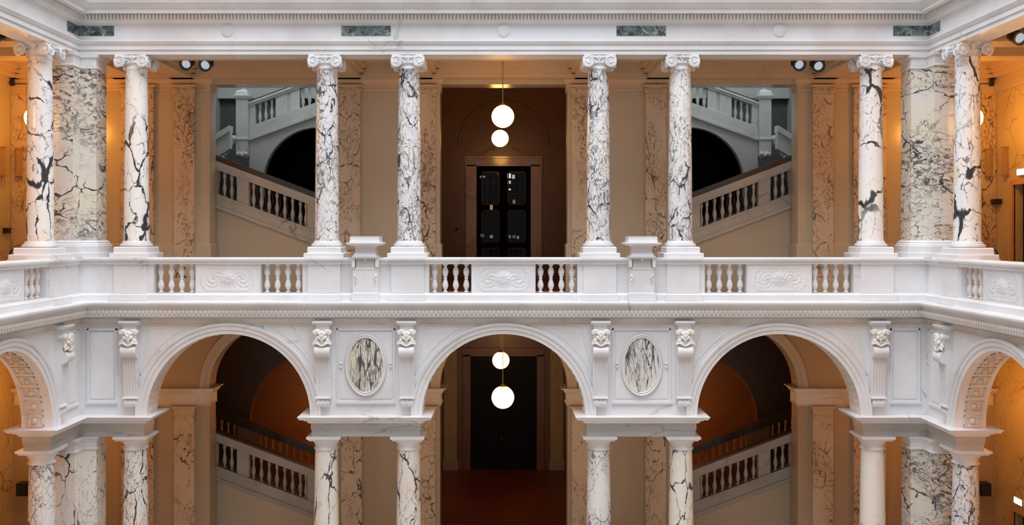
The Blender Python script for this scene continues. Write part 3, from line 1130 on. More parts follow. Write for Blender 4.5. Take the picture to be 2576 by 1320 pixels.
# lower back wall with arched openings
ZSP = PZ(975, YB)
m = MB()
for a, b in SEG:
    m.box(a, b, YB, YB2, ZF, -.38)
for a, b in OPS:
    arch_wall(m, lambda u, p, z: (u, YB2 - p, z), [('a', (a + b) / 2)], ZSP, -.38, 0, YB2 - YB, (b - a) / 2)
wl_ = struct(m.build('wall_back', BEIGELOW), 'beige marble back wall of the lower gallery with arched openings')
for a, b in SEG:
    a2, b2 = max(a, -XO + .1), min(b, XO - .1)
    m = MB(); z0 = PZ(1020, YB)
    stack(m, rect(a2, b2, YB, YB2), [(z0, .01), (z0 + .04, .05), (z0 + .08, .03), (z0 + .34, .03), (z0 + .40, .09), (z0 + .49, .13), (ZSP - .03, .18), (ZSP, .18)])
    m.build('wall_cornice', WARM_BEIGE, wl_)
for a, b in OPS:
    m = MB(); r_ = (b - a) / 2
    arch_ring(m, lambda u, p, z: (u, YB - p, z), (a + b) / 2, ZSP, [(r_, -.02), (r_, .04), (r_ + .12, .05), (r_ + .13, .07), (r_ + .28, .08), (r_ + .3, -.02)])
    m.build('archivolt', BEIGE, wl_)


def pilaster(label, x, y, rz, z0, h, w_, ionicap, mat, grp):
    t = thing('pilaster', label, 'pilaster', (x, y, z0), rz, grp)
    d = .09
    m = MB(); stack(m, rect(-w_ / 2, w_ / 2, -d, -.065), [(0, .06), (.35, .06), (.38, .02), (.42, .0)] if ionicap else [(0, .05), (.4, .05), (.45, 0)])
    m.build('base', BEIGE, t)
    m = MB().box(-w_ / 2, w_ / 2, -d, 0, .42 if ionicap else .45, h - .3); m.build('shaft', mat, t)
    m = MB(); stack(m, rect(-w_ / 2, w_ / 2, -d, -.065), [(h - .3, .0), (h - .28, .015), (h - .26, 0), (h - .08, .01), (h - .06, .05), (h, .06)])
    if ionicap:
        for q in (-1, 1):
            m.lathe([(.09, 0), (.09, .05), (.07, .06), (.03, .06), (.02, .08)], 20, (q * w_ * .42, -d - .0, h - .17), 'y')
            m.v[-100:] = [(p[0], -2 * d - p[1], p[2]) for p in m.v[-100:]]
        m.sphere((0, -d - .02, h - .15), .05, 10, 8)
    m.build('capital', PLASTER, t)
    return t


hp = ZCB0 + .16
gp = 'tan marble pilasters on the upper back wall'
plabs = [(-10.72, .95, 'wide brown-veined pilaster in the orange-lit left corner of the upper gallery'),
         (-9.35, .6, 'tan pilaster left of the left upper staircase opening'),
         (-4.50, .6, 'dark-speckled pilaster directly right of the left upper staircase opening'),
         (-2.25, .5, 'tan pilaster bordering the left side of the upper vestibule opening'),
         (2.25, .5, 'tan pilaster bordering the right side of the upper vestibule opening'),
         (4.45, .6, 'tan pilaster directly left of the right upper staircase opening'),
         (9.35, .6, 'tan pilaster right of the right upper staircase opening'),
         (10.72, .95, 'wide brown-veined pilaster in the orange-lit right corner of the upper gallery')]
for x, w_, lab in plabs:
    pilaster(lab, x, YB, 0, 0, hp, w_, True, PILAST, gp)
hl = PZ(1020, YB) - ZF
gp = 'tan marble pilasters on the lower back wall'
for x, w_, lab in [(-10.72, .95, 'wide pilaster behind the left corner pier of the lower arcade'),
                   (-9.35, .6, 'tan veined pilaster seen through the left arch beside the stairs'),
                   (-4.45, .6, 'tan pilaster glimpsed between the pair of columns left of the middle arch'),
                   (-2.25, .5, 'warm-lit pilaster at the left edge of the lower vestibule opening'),
                   (2.25, .5, 'warm-lit pilaster at the right edge of the lower vestibule opening'),
                   (4.45, .6, 'tan pilaster glimpsed between the pair of columns right of the middle arch'),
                   (9.35, .6, 'tan veined pilaster seen through the right arch beside the stairs'),
                   (10.72, .95, 'wide pilaster behind the right corner pier of the lower arcade')]:
    pilaster(lab, x, YB, 0, ZF, hl, w_, False, PILAST, gp)

for s, lab in ((-1, 'left'), (1, 'right')):
    # outer wall of each side gallery
    for (z0, z1, nm) in ((0, ZK, 'upper'), (ZF, -.38, 'lower')):
        m = MB()
        xa, xb_ = min(s * XO, s * (XO + .4)), max(s * XO, s * (XO + .4))
        if s > 0:   # doorway in the right wall
            yd0, yd1 = 1.9, 2.95
            zt = PZ(465, 3.0) if nm == 'upper' else PZ(1285, 2.9)
            m.box(xa, xb_, yd1, YB, z0, z1); m.box(xa, xb_, -WL, yd0, z0, z1); m.box(xa, xb_, yd0, yd1, zt, z1)
        else:
            m.box(xa, xb_, -WL, YB, z0, z1)
        wo = struct(m.build('wall_outer_%s' % lab, OUTERM), 'outer wall of the %s %s gallery' % (nm, lab))
        m = MB(); xi = s * XO
        m.box(min(xi, xi - s * .1), max(xi, xi - s * .1), -WL, YB - .12, z1 - .42 - (.1 if nm == 'upper' else .1), z1 - .37)
        m.box(min(xi, xi - s * .06), max(xi, xi - s * .06), -WL, YB - .12, z1 - .75, z1 - .52)
        m.build('wall_cornice', PLASTER, wo)
        if s > 0:
            d = MB()
            for (y0, y1, za_, zb_) in ((yd0 - .14, yd0, z0, zt + .14), (yd1, yd1 + .14, z0, zt + .14), (yd0, yd1, zt, zt + .14)):
                d.box(XO - .05, XO + .03, y0, y1, za_, zb_)
            dr = struct(d.build('door_%d' % (3 if nm == 'upper' else 4), BROWNTRIM))
            MB().box(XO + .25, XO + .33, yd0, yd1, z0, zt).build('door_leaf', DARKWOOD, dr)
            MB().box(XO + .35, XO + .39, yd0, yd1, z0, zt).build('door_backing', DARKWOOD, dr)
    pilaster('corner pilaster with brown veins at the %s end of the upper back wall' % lab, s * (XO - .22), YB, 0, 0, hp, .42, False, PILAST,
             'corner pilasters')
    m = MB(); x0, x1 = min(s * A, s * (XO + .4)), max(s * A, s * (XO + .4))
    for (z0, z1) in ((0, ZK), (ZF, -.38)):
        m.box(x0, x1, -WL - .3, -WL, z0, z1)
    struct(m.build('wall_light_block_%s' % lab, BEIGE))  # added out of view to keep outside light from the gallery ends

# ------------------------------------------------------------------ vestibule behind the middle bay
YV = 13.7
for (z0, z1, nm) in ((0, 7.9, 'upper'), (ZF, -.5, 'lower')):
    m = MB()
    m.box(-3.5, -3.2, YB2, YV + .3, z0, z1); m.box(3.2, 3.5, YB2, YV + .3, z0, z1)
    if nm == 'upper':
        hw, zt, zb_ = 1.07, PZ(418, YV), 0
    else:
        hw, zt, zb_ = 1.31, PZ(895, YV), ZF
    m.box(-3.2, -hw, YV, YV + .3, z0, z1); m.box(hw, 3.2, YV, YV + .3, z0, z1); m.box(-hw, hw, YV, YV + .3, zt, z1)
    wv = struct(m.build('wall_vestibule', BROWN), 'brown marble walls of the %s vestibule' % nm)
    m = MB(); m.box(-3.2, 3.2, YB2, YV, z1 - .0, z1 + .25)
    struct(m.build('ceiling', BROWN), 'ceiling of the %s vestibule' % nm)
    m = MB(); m.box(-3.2, 3.2, YB2, YV, z0 - .2, z0 + .0)
    struct(m.build('floor', FLOORM), 'dark red floor of the %s vestibule' % nm)
    # blind arch on the end wall
    m = MB()
    if nm == 'upper':
        m.box(-3.2, 3.2, YB2, YB2 + .25, ZLI + .02, z1)
    arch_ring(m, lambda u, p, z: (u, YV - p, z), 0, PZ(367, YV), [(1.62, -.01), (1.62, .05), (1.67, .05), (1.68, .09), (1.80, .09), (1.82, -.01)])
    if nm == 'upper':
        m.build('lunette_arch', BROWN, wv)
    # door
    if nm == 'upper':
        d = MB()
        fw = .38
        for (x0, x1, za_, zb2, y0) in ((-hw - fw, -hw, z0, zt + .05, .1), (hw, hw + fw, z0, zt + .05, .1), (-hw - fw, hw + fw, zt, zt + .30, .1),
                                       (-hw - fw - .1, hw + fw + .1, zt + .30, zt + .38, .2), (-hw - fw - .08, -hw - fw, zt - .2, zt + .3, .08), (hw + fw, hw + fw + .08, zt - .2, zt + .3, .08), (-hw - fw * .55, hw + fw * .55, zt + .06, zt + .12, .13),
                                       (-hw - fw - .05, -hw - fw + .06, z0, zt, .14), (hw + fw - .06, hw + fw + .05, z0, zt, .14)):
            d.box(x0, x1, YV - y0, YV + .05, za_, zb2)
        # broken pediment scrolls above the door
        for q in (-1, 1):
            d.tube([(q * 1.15, YV - .1, zt + .42), (q * .8, YV - .1, zt + .52), (q * .5, YV - .1, zt + .72), (q * .35, YV - .1, zt + .68)], .045, 8)
        dr = struct(d.build('door_1', BROWNTRIM))
        MB().box(-hw - .1, hw + .1, YV + .12, YV + .2, z0, zt + .1).build('door_leaf', VOID, dr)
        for q in (-1, 1):
            for (za_, zb2) in ((.25, 1.15), (1.35, 2.65), (2.85, zt - .2)):
                f = MB()
                x0, x1 = sorted((q * .16, q * .88))
                for (a, b, c, e) in ((x0, x1, za_, za_ + .05), (x0, x1, zb2 - .05, zb2), (x0, x0 + .05, za_, zb2), (x1 - .05, x1, za_, zb2)):
                    f.box(a, b, YV + .08, YV + .12, c, e)
                for i in (1, 2):
                    xx = x0 + (x1 - x0) * i / 3
                    f.box(xx - .012, xx + .012, YV + .09, YV + .12, za_, zb2)
                nb = 3
                for i in range(1, nb):
                    zz = za_ + (zb2 - za_) * i / nb
                    f.box(x0, x1, YV + .09, YV + .12, zz - .012, zz + .012)
                fr = f.build('pane_frame', BLACK, dr)
                MB().box(x0, x1, YV + .105, YV + .118, za_, zb2).build('pane', GLASS, fr)
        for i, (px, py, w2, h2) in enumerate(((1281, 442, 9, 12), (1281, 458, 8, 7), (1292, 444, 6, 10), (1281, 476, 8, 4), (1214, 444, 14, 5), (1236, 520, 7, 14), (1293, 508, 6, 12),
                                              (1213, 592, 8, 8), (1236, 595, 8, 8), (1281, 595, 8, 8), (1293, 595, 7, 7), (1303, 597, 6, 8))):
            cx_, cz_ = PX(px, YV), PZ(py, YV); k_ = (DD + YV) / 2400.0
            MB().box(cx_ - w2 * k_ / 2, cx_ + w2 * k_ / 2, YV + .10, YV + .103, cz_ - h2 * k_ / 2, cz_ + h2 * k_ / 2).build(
                'painted_glint', GLINT_A if i < 4 else (GLINT_C if i in (5, 6) else GLINT_B), dr)  # glowing patches painted on as reflections in the glass
    else:
        d = MB()
        for (x0, x1, za_, zb2) in ((-hw - .3, -hw, z0, zt + .05), (hw, hw + .3, z0, zt + .05), (-hw - .3, hw + .3, zt, zt + .32)):
            d.box(x0, x1, YV - .1, YV + .05, za_, zb2)
        dr = struct(d.build('door_2', BROWN))
        MB().box(-hw - .1, hw + .1, YV + .2, YV + .3, z0 - .1, zt + .1).build('door_backing', VOID, dr)
        MB().box(-hw, -.01, YV + .12, YV + .2, z0, zt).build('door_leaf', DARKWOOD, dr)
        MB().box(.01, hw, YV + .12, YV + .2, z0, zt).build('door_leaf', DARKWOOD, dr)
        for q in (-1, 1):
            f = MB()
            for (za_, zb2) in ((ZF + .25, ZF + 1.5), (ZF + 1.7, zt - .25)):
                x0, x1 = sorted((q * .15, q * 1.15))
                for (a, b, c, e) in ((x0, x1, za_, za_ + .04), (x0, x1, zb2 - .04, zb2), (x0, x0 + .04, za_, zb2), (x1 - .04, x1, za_, zb2)):
                    f.box(a, b, YV + .09, YV + .13, c, e)
            f.build('door_panel', DARKWOOD, dr)
        MB().lathe([(.02, 0), (.035, .02), (.02, .06)], 12, (-.08, YV + .06, ZF + 1.2), 'y').build('door_handle', BRASS, dr)
        for q, lab in ((-1, 'left'), (1, 'right')):
            pilaster('orange-lit pilaster %s of the dark lower vestibule door' % lab, q * 2.1, YV, 0, ZF, 5.2, .5, False, OUTERM, 'vestibule pilasters')
# little wall knob left of the upper door
t = MB().lathe([(.05, 0), (.05, .03), (.03, .05), (.03, .09), (.045, .1), (.03, .13)], 16, (0, 0, 0), 'y').move(lambda x, y, z: (x, -y, z)).build('wall_button', BLACK)
t.location = (PX(1148, YV), YV, PZ(576, YV)); tag(t, 'small dark bell button on the brown wall left of the upper door', 'button')

# ------------------------------------------------------------------ pendant globes
def globe(label, loc, ztop, mat, r, group):
    t = thing('pendant_lamp', label, 'lamp', loc, 0, group)
    MB().sphere((0, 0, 0), r, 36, 24).build('globe', mat, t)
    MB().lathe([(.012, r), (.012, ztop - loc[2])], 10).build('rod', BRASS, t)
    m = MB(); m.lathe([(.10, r - .03), (.11, r), (.06, r + .03), (.02, r + .08)], 24)
    m.build('fitting', BRASS, t)
    m = MB(); m.lathe([(.02, ztop - loc[2] - .10), (.07, ztop - loc[2] - .06), (.08, ztop - loc[2])], 24)
    m.build('ceiling_rose', BRASS, t)
    return t


gg = 'round opal pendant lamps'
globe('larger glowing globe lamp hanging in the upper gallery before the dark doorway', (PX(1265, 2), 2.0, PZ(293, 2)), ZK, GLOBE, .305, gg)
globe('smaller glowing globe lamp, just below the larger one, inside the upper vestibule', (PX(1258, 9.3), 9.3, PZ(348, 9.3)), 7.9, GLOBE, .295, gg)
globe('larger glowing globe lamp hanging low inside the middle arch', (PX(1265, 2), 2.0, PZ(999, 2)), -.5, GLOBE, .305, gg)
globe('smaller glowing globe lamp under the crown of the middle arch, in the lower vestibule', (PX(1260, 9.3), 9.3, PZ(906, 9.3)), -.5, GLOBE, .295, gg)
for s, lab in ((-1, 'left'), (1, 'right')):
    globe('globe lamp partly hidden behind the columns in the %s corner of the upper gallery' % lab, (s * 12.74, 2.0, PZ(297, 2)), ZK, GLOBE_SIDE, .30, gg)
    globe('globe lamp lighting the %s corner of the lower gallery' % lab, (s * 12.74, 2.0, PZ(999, 2)), -.5, GLOBE_LOW, .30, gg)
    globe('globe lamp of the %s upper side gallery, near the frame edge' % lab, (s * 12.74, -5.0, PZ(297, 2)), ZK, GLOBE_SIDE, .30, gg)
    globe('globe lamp of the %s lower side gallery, near the frame edge' % lab, (s * 12.74, -5.0, PZ(999, 2)), -.5, GLOBE_LOW, .30, gg)

# ------------------------------------------------------------------ spotlights
def spot(label, x, y, z, rz, grp):
    t = thing('spotlight', label, 'spotlight', (x, y, z), rz, grp)
    tilt = Matrix.Rotation(math.radians(22), 4, 'X')
    def tl(mb):
        mb.v = [tuple(tilt @ Vector(p)) for p in mb.v]; return mb
    m = MB().lathe([(.10, .34), (.145, .28), (.15, .0), (.17, -.02), (.17, -.08), (.125, -.08), (.11, .0), (.05, .02)], 28, (0, 0, 0), 'y')
    tl(m).build('housing', BLACK, t)
    m = MB().lathe([(.112, -.02), (.09, -.035), (.03, -.045), (.005, -.045)], 28, (0, 0, 0), 'y'); tl(m).build('lens', LENS, t)
    m = MB()
    m.box(-.185, -.165, .03, .08, -.03, .24); m.box(.165, .185, .03, .08, -.03, .24); m.box(-.185, .185, .03, .08, .22, .24)
    m.lathe([(.03, .24), (.03, .5)], 12, (0, .055, 0)); m.build('bracket', BLACK, t)
    return t


gs = 'stage spotlights under the gallery ceiling'
for px, py, lab in ((469, 160, 'left one of the pair of black spotlights above the left upper staircase'),
                    (517, 163, 'right one of the pair of black spotlights above the left upper staircase'),
                    (2010, 162, 'left one of the pair of black spotlights above the right upper staircase'),
                    (2058, 165, 'right one of the pair of black spotlights above the right upper staircase')):
    spot(lab, PX(px, 1.3), 1.3, PZ(py, 1.3), 0, gs)
spot('black spotlight cut by the left frame edge, top corner', -11.75, -2.0, PZ(92, -2.0), 0, gs)
spot('black spotlight at the top right, the inner of the pair there', 11.78, -2.2, PZ(95, -2.2), 0, gs)
spot('black spotlight at the very right frame edge, the outer of the pair', 12.25, -2.0, PZ(90, -2.0), 0, gs)

# ------------------------------------------------------------------ wall fittings in the corners
gw = 'upright slatted wall fittings'
for s, lab in ((-1, 'left'), (1, 'right')):
    for x, y, l2 in ((s * 14.12, YB - .20, 'inner'), (s * 14.34, 3.3, 'outer')):
        t = thing('wall_sconce', 'upright narrow wall fitting in the %s upper corner, the %s of the two' % (lab, l2), 'wall fitting', (x, y, PZ(443, 3.8)), 0, gw)
        MB().box(-.07, .07, -.05, .05, .0, .78).build('shade', OCHRE, t)
        m = MB().box(-.085, .085, -.065, .065, .78, .81); m.box(-.085, .085, -.065, .065, -.03, 0); m.box(-.02, .02, .05, .2 if l2 == 'inner' else .12, .3, .5)
        m.build('bracket', BRASS, t)
t = MB().box(-.05, .05, -.08, .0, -.1, .1)
t.lathe([(.05, -.14), (.05, -.06)], 16, (0, 0, -.02), 'y')
t = t.build('camera', BLACK); t.location = (PX(33, YB - .25), YB - .25, PZ(211, YB)); t.name = 'security_camera'
tag(t, 'small black camera under the ceiling in the left upper corner', 'camera')
t = MB().box(-.05, .05, -.1, .0, -.1, .1).build('security_camera', BLACK); t.location = (PX(2492, YB - .25), YB - .25, PZ(212, YB))
tag(t, 'small black camera under the ceiling in the right upper corner', 'camera')
t = MB().box(-.16, .02, -.16, .16, -.075, .075); t.box(-.18, -.16, -.14, .14, -.055, .055)
t = t.build('wall_box', BLACK); t.location = (XO, 3.75, PZ(507, 3.7)); tag(t, 'small black box on the orange wall beside the upper right doorway', 'box')
t = MB().box(0, .1, -.14, .14, -.08, .08).box(.1, .12, -.1, .1, -.05, .05).build('wall_box', BLACK); t.location = (-XO, 3.6, PZ(580, 3.6))
tag(t, 'small black box low on the orange wall at the left frame edge', 'box')
for z, yy, nm in ((PZ(433, 2.6), 2.45, 'upper'), (PZ(1258, 2.7), 2.6, 'lower')):
    t = thing('exit_sign', 'small white lit sign above the %s right doorway, at the frame edge' % nm, 'sign', (XO - .02, yy, z), 0, 'lit door signs')
    MB().box(-.06, .0, -.2, .2, -.09, .09).build('housing', WHITEP, t)
    MB().box(-.075, -.06, -.19, .19, -.08, .08).build('lit_face', SIGN, t)

for s, lab in ((-1, 'left'), (1, 'right')):
    t = MB().box(-.16, .16, -.3, 0, -.18, .18); t.box(-.13, .13, -.34, -.3, -.14, .14)
    t = t.build('wall_speaker', BLACK); t.location = (s * 14.0, YB, PZ(1225, YB))
    tag(t, 'small black box on the orange wall of the %s lower gallery, beside the cut-off column' % lab, 'speaker')
    t = thing('floor_lamp', 'rounded black fitting peeping over the %s balustrade beside the edge column base' % lab, 'fitting', (s * 12.12, -.35, 0), 0, 'black fittings behind the balustrade')
    MB().lathe([(.2, 0), (.2, .03), (.02, .05), (.02, 1.12)], 20).build('stand', BLACK, t)
    m = MB(); m.tube([(.12 * math.cos(PI * i / 16), 0, 1.2 + .14 * math.sin(PI * i / 16)) for i in range(17)], .022, 8); m.build('hoop', BLACK, t)
    MB().box(-.13, .13, -.03, .03, 1.08, 1.2).build('head', BLACK, t)


def seed(label_start, n):
    for o in bpy.data.objects:
        if o.get('label', '').startswith(label_start):
            for ch in o.children:
                if ch.name.startswith('shaft'):
                    ch.pass_index = n


seed('tall ionic column with bold', 3)
seed('ionic column of the left side', 5)
seed('ionic column of the right side', 2)
seed('ionic column with curling', 7)

# ------------------------------------------------------------------ stairs
SLP = -.375
stair_bal = [(.05, 0), (.055, .03), (.035, .06), (.035, .10), (.06, .2), (.065, .27), (.045, .36), (.03, .44), (.035, .50), (.03, .54), (.05, .60), (.055, .66), (.035, .70), (.035, .76)]
_o = MB().lathe(stair_bal, 14).build('baluster', STAIR_W); SB = _o.data; bpy.data.objects.remove(_o)
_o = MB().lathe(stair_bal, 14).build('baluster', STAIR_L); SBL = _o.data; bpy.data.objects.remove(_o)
_o = MB().lathe(stair_bal, 14).build('baluster', GREYST); SBG = _o.data; bpy.data.objects.remove(_o)
_o = MB().lathe(stair_bal, 14).build('baluster', DARKST); SBD = _o.data; bpy.data.objects.remove(_o)
_o = MB().lathe(stair_bal, 14).build('baluster', BROWNTRIM); SBB = _o.data; bpy.data.objects.remove(_o)


def sheared(mb, s, slope, x0, x1, xa, xb_, y0, y1, za, zb_):
    """beam between heights za..zb_ (measured at x0) following the slope; s mirrors it"""
    f = lambda x, z: (s * x, z + slope * (x - x0))
    vs = []
    for x in (xa, xb_):
        for y in (y0, y1):
            for z in (za, zb_):
                X, Z = f(x, z); vs.append((X, y, Z))
    return mb.add(vs, [(0, 1, 3, 2), (4, 6, 7, 5), (0, 4, 5, 1), (2, 3, 7, 6), (0, 2, 6, 4), (1, 5, 7, 3)])


XF = -8.74
for s, side in ((-1, 'left'), (1, 'right')):
    g = -s            # geometry is written for the left side (negative x); g mirrors it to the right
    for lvl, ztop, zfl in (('upper', PZ(399, 4.35), 0.0), ('lower', PZ(1091, 4.35), ZF)):
        t = thing('staircase', '%s %s marble staircase climbing away from the middle of the building' % (lvl, side), 'staircase', (0, 0, 0), 0, 'flights of stairs')
        g = 1 if s < 0 else -1
        y0, y1 = 4.66, 4.92
        zt = ztop + .0
        m = MB()
        # wall under the flight and its dado string
        zs = zt - .98
        poly = [(-10.4, zfl), (-4.0, zfl), (-4.0, zs - .38 + SLP * (-4.0 - XF)), (-10.4, zs - .38 + SLP * (-10.4 - XF))]
        poly = [(x, max(z, zfl + .02) if i > 1 else z) for i, (x, z) in enumerate(poly)]
        m.prism([(g * x, z) for x, z in poly], y0 + .04, y1, lambda p, q: (p[0], q, p[1]))
        m.build('stair_wall', BEIGE, t)
        m = MB()
        sheared(m, g, SLP, XF, 0, -10.4, -4.0, y0, y1, zs - .36, zs)
        sheared(m, g, SLP, XF, 0, -10.4, -4.0, y0 - .05, y1, zs - .43, zs - .34)
        sheared(m, g, SLP, XF, 0, -10.4, -4.0, y0 - .02, y1, zs - .06, zs)
        for (xa, xb_) in ((-10.4, -8.62), (-8.02, -7.66), (-5.90, -4.0)):
            sheared(m, g, SLP, XF, 0, xa, xb_, y0 + .02, y1 - .02, zs, zt - .26)
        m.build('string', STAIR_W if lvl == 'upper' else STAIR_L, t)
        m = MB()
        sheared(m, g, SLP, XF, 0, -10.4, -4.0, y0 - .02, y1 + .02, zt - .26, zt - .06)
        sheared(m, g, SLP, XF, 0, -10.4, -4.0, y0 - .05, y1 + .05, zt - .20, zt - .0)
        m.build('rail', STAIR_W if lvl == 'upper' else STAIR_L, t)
        m = MB()
        sheared(m, g, SLP, XF, 0, -10.4, -4.0, y0 - .03, y1 + .03, zt, zt + (.17 if lvl == 'upper' else .05))
        m.build('handrail', RAILM, t)['label'] = 'dark polished top of the rail'
        xs_ = [-8.62 + .20 * (i + .5) for i in range(3)] + [-7.66 + .235 * i for i in range(8)]
        xs_ = [-8.42, -8.20] + [-7.66 + .235 * (i + .5) for i in range(7)] + [-5.96]
        for x in xs_:
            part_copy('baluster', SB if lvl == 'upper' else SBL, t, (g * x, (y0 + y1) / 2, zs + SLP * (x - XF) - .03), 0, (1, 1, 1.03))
        # steps
        m = MB()
        n = 18; x = -10.2; 
        for i in range(n):
            xa = -10.2 + i * .345; z = zs + SLP * (xa - XF) - .02
            if z < zfl + .05:
                break
            x0_, x1_ = sorted((g * xa, g * (xa + .38)))
            m.box(x0_, x1_, y1, 7.0, z - .55, z)
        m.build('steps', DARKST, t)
        # far side balustrade
        dm = DARKWOOD if lvl == 'upper' else BROWN
        m = MB(); ya, yb_ = 7.0, 7.2
        sheared(m, g, SLP, XF, 0, -10.4, -4.0, ya, yb_, zs - .55, zs)
        for (xa, xb_) in ((-10.4, -9.5), (-8.65, -7.9), (-5.6, -4.0)):
            sheared(m, g, SLP, XF, 0, xa, xb_, ya, yb_, zs, zt - .22)
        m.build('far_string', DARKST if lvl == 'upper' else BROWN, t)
        m = MB(); sheared(m, g, SLP, XF, 0, -10.4, -4.0, ya - .05, yb_ + .05, zt - .24, zt)
        m.build('far_rail', RAILM, t)
        for x in [-9.4 + .21 * i for i in range(4)] + [-7.75 + .23 * i for i in range(10)]:
            part_copy('baluster', SBD if lvl == 'upper' else SBB, t, (g * x, (ya + yb_) / 2, zs + SLP * (x - XF) - .03), 0, (1, 1, 1.03))
    # ---- stairwell shell
    xa, xb_ = sorted((s * 10.75, s * 3.75))
    for (z0, z1, nm, mt) in ((0.0, 9.8, 'upper', GREY), (ZF, -.45, 'lower', BROWN)):
        m = MB()
        m.box(*sorted((s * 10.4, s * 10.7)), YB2, 11.3, z0, z1)
        m.box(*sorted((s * 3.7, s * 4.0)), YB2, 11.3, z0, z1)
        MB().box(xa, xb_, 11.0, 11.3, z0, z1).build('back_plaster', GREYBACK if nm == 'upper' else BROWN, None).name = 'wall_stairwell_back'
        if nm == 'upper':
            m.box(xa, xb_, YB2 - .3, YB2, ZK + .3, z1)
        struct([o for o in bpy.data.objects if o.name.startswith('wall_stairwell_back')][-1], 'back wall of the %s %s stairwell' % (nm, side))
        st = struct(m.build('wall_stairwell', mt), 'walls of the %s %s stairwell' % (nm, side))
    m = MB(); m.box(xa, xb_, YB2, 11.0, -.45, -.02)  # unseen slab added to keep upper daylight out of the lower stairwell
    struct(m.build('floor', BROWN), 'added light-blocking slab between the two %s stairwells' % side)
    m = MB(); m.box(xa, xb_, YB2, 11.0, ZF - .2, ZF + .005)
    struct(m.build('floor', FLOORG), 'floor of the lower %s stairwell' % side)
    m = MB(); m.box(xa, xb_, YB2 - .3, 11.3, 9.8, 10.0)
    struct(m.build('ceiling', GREY), 'ceiling of the upper %s stairwell' % side)
    # ---- second flight in the upper stairwell with its arch
    YS = 8.0
    t = thing('staircase', 'grey upper %s return flight with balustrade and newel over a dark arch' % side, 'staircase', (0, 0, 0), 0, 'return flights')
    m = MB()
    SU = .36
    zst = PZ(350, YS)               # lower edge of the string at x = -8.53
    cxa, cza, ra = PX(800, YS), PZ(458, YS), 138 * 32 / 2400.0
    n = 24; vs = []; fs = []
    xl, xr = -8.53, -4.0
    def topz(x): return zst + SU * (x + 8.53)
    m2 = MB()
    m2.prism([(g * a, b) for a, b in [(xl, .02), (cxa - ra, .02), (cxa - ra, topz(cxa - ra)), (xl, topz(xl))]], YS, YS + .3, lambda p, q: (p[0], q, p[1]))
    for i in range(n):
        a0, a1 = PI * i / n, PI * (i + 1) / n
        p = [(cxa - ra * math.cos(a0), cza + ra * math.sin(a0)), (cxa - ra * math.cos(a1), cza + ra * math.sin(a1))]
        if p[0][0] > xr:
            break
        m2.prism([(g * p[0][0], p[0][1]), (g * p[1][0], p[1][1]), (g * p[1][0], topz(p[1][0])), (g * p[0][0], topz(p[0][0]))], YS, YS + .3,
                 lambda p_, q: (p_[0], q, p_[1]))
    m2.build('spandrel_wall', GREY, t)
    m = MB()
    sheared(m, g, SU, -8.53, 0, xl, xr, YS - .05, YS + .3, zst - .04, zst + .42)
    sheared(m, g, SU, -8.53, 0, xl, xr, YS - .10, YS + .3, zst - .06, zst + .02)
    for (a, b) in ((xl, -8.33), (-7.65, -7.25), (-7.15, -6.85), (-5.4, xr)):
        sheared(m, g, SU, -8.53, 0, a, b, YS, YS + .24, zst + .42, zst + 1.12)
    sheared(m, g, SU, -8.53, 0, -7.25, -7.15, YS + .04, YS + .24, zst + .42, zst + 1.12)
    m.build('string', GREYST, t)
    m = MB()
    sheared(m, g, SU, -8.53, 0, xl - .05, xr, YS - .05, YS + .3, zst + 1.10, zst + 1.24)
    sheared(m, g, SU, -8.53, 0, xl - .05, xr, YS - .09, YS + .33, zst + 1.17, zst + 1.24)
    m.build('rail', GREYST, t)
    m = MB(); sheared(m, g, SU, -8.53, 0, xl - .05, xr, YS - .03, YS + .28, zst + 1.24, zst + 1.29); m.build('handrail', RAILM, t)
    for x in [-8.2, -8.0, -7.8] + [-6.75 + .22 * i for i in range(6)]:
        part_copy('baluster', SBG, t, (g * x, YS + .12, zst + .42 + SU * (x + 8.53) - .03), 0, (1, 1, .98))
    # newel with cap and carved foot
    nx = g * -8.73
    m = MB(); zn0, zn1 = PZ(392, YS), PZ(252, YS)
    stack(m, rect(nx - .19, nx + .19, YS - .22, YS + .2), [(zn0 - .1, -.06), (zn0, 0), (zn0 + .5, 0), (zn0 + .52, .03), (zn0 + .58, .03), (zn0 + .6, 0), (zn1, 0), (zn1 + .02, .04),
                                                          (zn1 + .10, .07), (zn1 + .14, .07), (zn1 + .16, .02), (zn1 + .26, .0), (zn1 + .30, -.03)])
    nw = m.build('newel', GREYST, t)
    m = MB()
    for i in range(7):
        m.sphere((nx - g * (.28 + .06 * i), YS - .15, zn0 + .55 - .10 * i), .11 - .006 * i, 12, 8, (1, .8, 1.2))
    for i in range(5):
        m.sphere((nx + g * (-.1 + .06 * i), YS - .25, zn0 + .02 + .03 * math.sin(i * 2)), .08, 10, 8)
    m.build('carved_scroll', GREYST, nw)
    m = MB()
    m.lathe([(.13, 0), (.15, .04), (.09, .08), (.12, .14), (.04, .2)], 16, (nx, YS - .01, zn1 + .28))
    m.build('newel_finial', GREYST, nw)
    m = MB(); sheared(m, g, .62, -8.95, 0, -9.95, -8.92, YS - 1.0, YS - .55, PZ(318, YS - .8) - .2, PZ(318, YS - .8)) 
    sheared(m, g, .62, -8.95, 0, -9.95, -8.92, YS - .9, YS - .65, PZ(318, YS - .8) - .75, PZ(318, YS - .8) - .2)
    m.build('landing_parapet', GREYST, t)
    m = MB(); stack(m, rect(*sorted((g * -10.3, g * -9.5)), YS - 1.1, YS - .4), [(PZ(400, YS - .8), 0), (PZ(362, YS - .8), 0), (PZ(360, YS - .8), .05), (PZ(352, YS - .8), .06), (PZ(350, YS - .8), 0), (PZ(345, YS - .8), 0)])
    m.build('landing_post', GREYST, t)
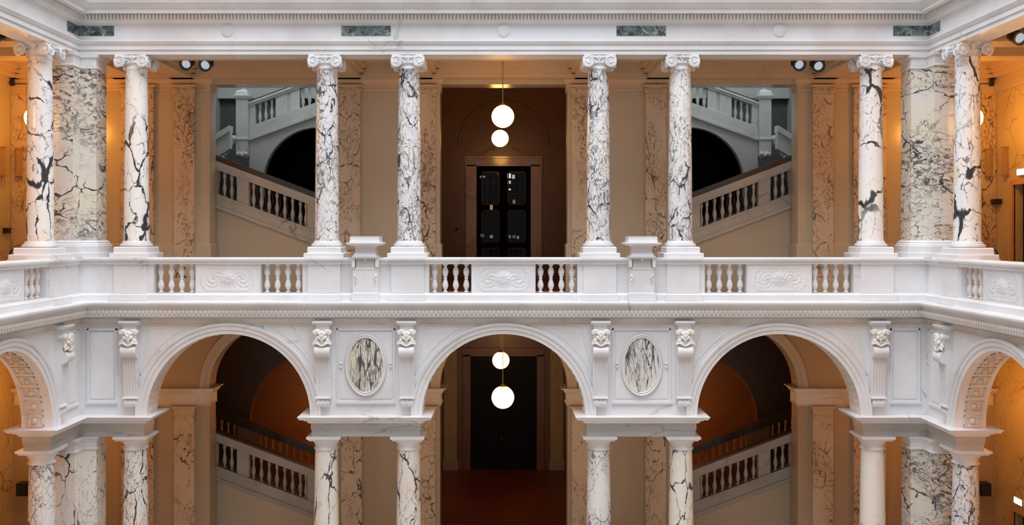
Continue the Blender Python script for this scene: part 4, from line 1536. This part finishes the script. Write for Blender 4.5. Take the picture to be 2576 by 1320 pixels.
    # ceiling band and beam high on the stairwell wall
    m = MB(); m.box(xa, xb_, 10.7, 11.0, PZ(250, 11), PZ(236, 11)); m.box(xa, xb_, 10.85, 11.0, PZ(236, 11), PZ(222, 11))
    m.build('wall_moulding', GREYST, st) if False else struct(m.build('trim_3' if s < 0 else 'trim_4', GREY))
    # near-black lining paints the shade under the return flight
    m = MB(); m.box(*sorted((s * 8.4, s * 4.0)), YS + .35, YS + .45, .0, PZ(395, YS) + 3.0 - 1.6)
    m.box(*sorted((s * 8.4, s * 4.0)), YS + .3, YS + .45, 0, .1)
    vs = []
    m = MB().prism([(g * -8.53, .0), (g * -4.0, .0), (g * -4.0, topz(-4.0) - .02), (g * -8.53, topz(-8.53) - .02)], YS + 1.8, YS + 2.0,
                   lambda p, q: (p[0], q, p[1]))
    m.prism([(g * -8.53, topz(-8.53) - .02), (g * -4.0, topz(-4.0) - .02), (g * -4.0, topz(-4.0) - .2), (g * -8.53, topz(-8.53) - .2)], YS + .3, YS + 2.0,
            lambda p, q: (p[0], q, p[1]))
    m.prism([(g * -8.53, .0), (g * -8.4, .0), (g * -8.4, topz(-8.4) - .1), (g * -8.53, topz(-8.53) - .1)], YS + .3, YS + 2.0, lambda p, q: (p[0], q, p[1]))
    m.build('shade_lining', VOID, t)
    # ---- lower spine wall with arch, orange-lit space behind it
    c2x, c2z, r2 = PX(800, YS), PZ(1060, YS), 172 * 32 / 2400.0
    m = MB()
    arch_wall(m, lambda u, p, z: (g * u, YS + .3 - p, z), [('s', -10.4, c2x - r2), ('a', c2x), ('s', c2x + r2, -4.0)] if c2x + r2 < -4.0 else
              [('s', -10.4, c2x - r2), ('a', c2x)], c2z, -.45, 0, .3, r2)
    m.box(*sorted((g * -10.4, g * (c2x - r2))), YS, YS + .3, ZF, c2z)
    struct(m.build('wall_spine', SPINEM), 'arched wall between the flights of the lower %s stairwell' % side)
    globe('globe lamp hidden behind the arch of the lower %s stairwell' % side, (g * -4.9, 9.6, -3.6), -.45, GLOBE, .28, gg)
    l = bpy.data.lights.new('stair_lamp', 'POINT'); l.energy = 75; l.color = (1, .36, .08); l.shadow_soft_size = .25
    lo = bpy.data.objects.new('stair_lamp', l); lo.location = (g * -5.2, 9.4, -4.3); C.objects.link(lo)
    l = bpy.data.lights.new('flight_fill', 'POINT'); l.energy = 20; l.color = (1, .42, .12); l.shadow_soft_size = .2  # added warm fill over the lower flight, no fitting belongs to it
    lo = bpy.data.objects.new('flight_fill', l); lo.location = (g * -4.6, 6.0, -3.4); C.objects.link(lo)
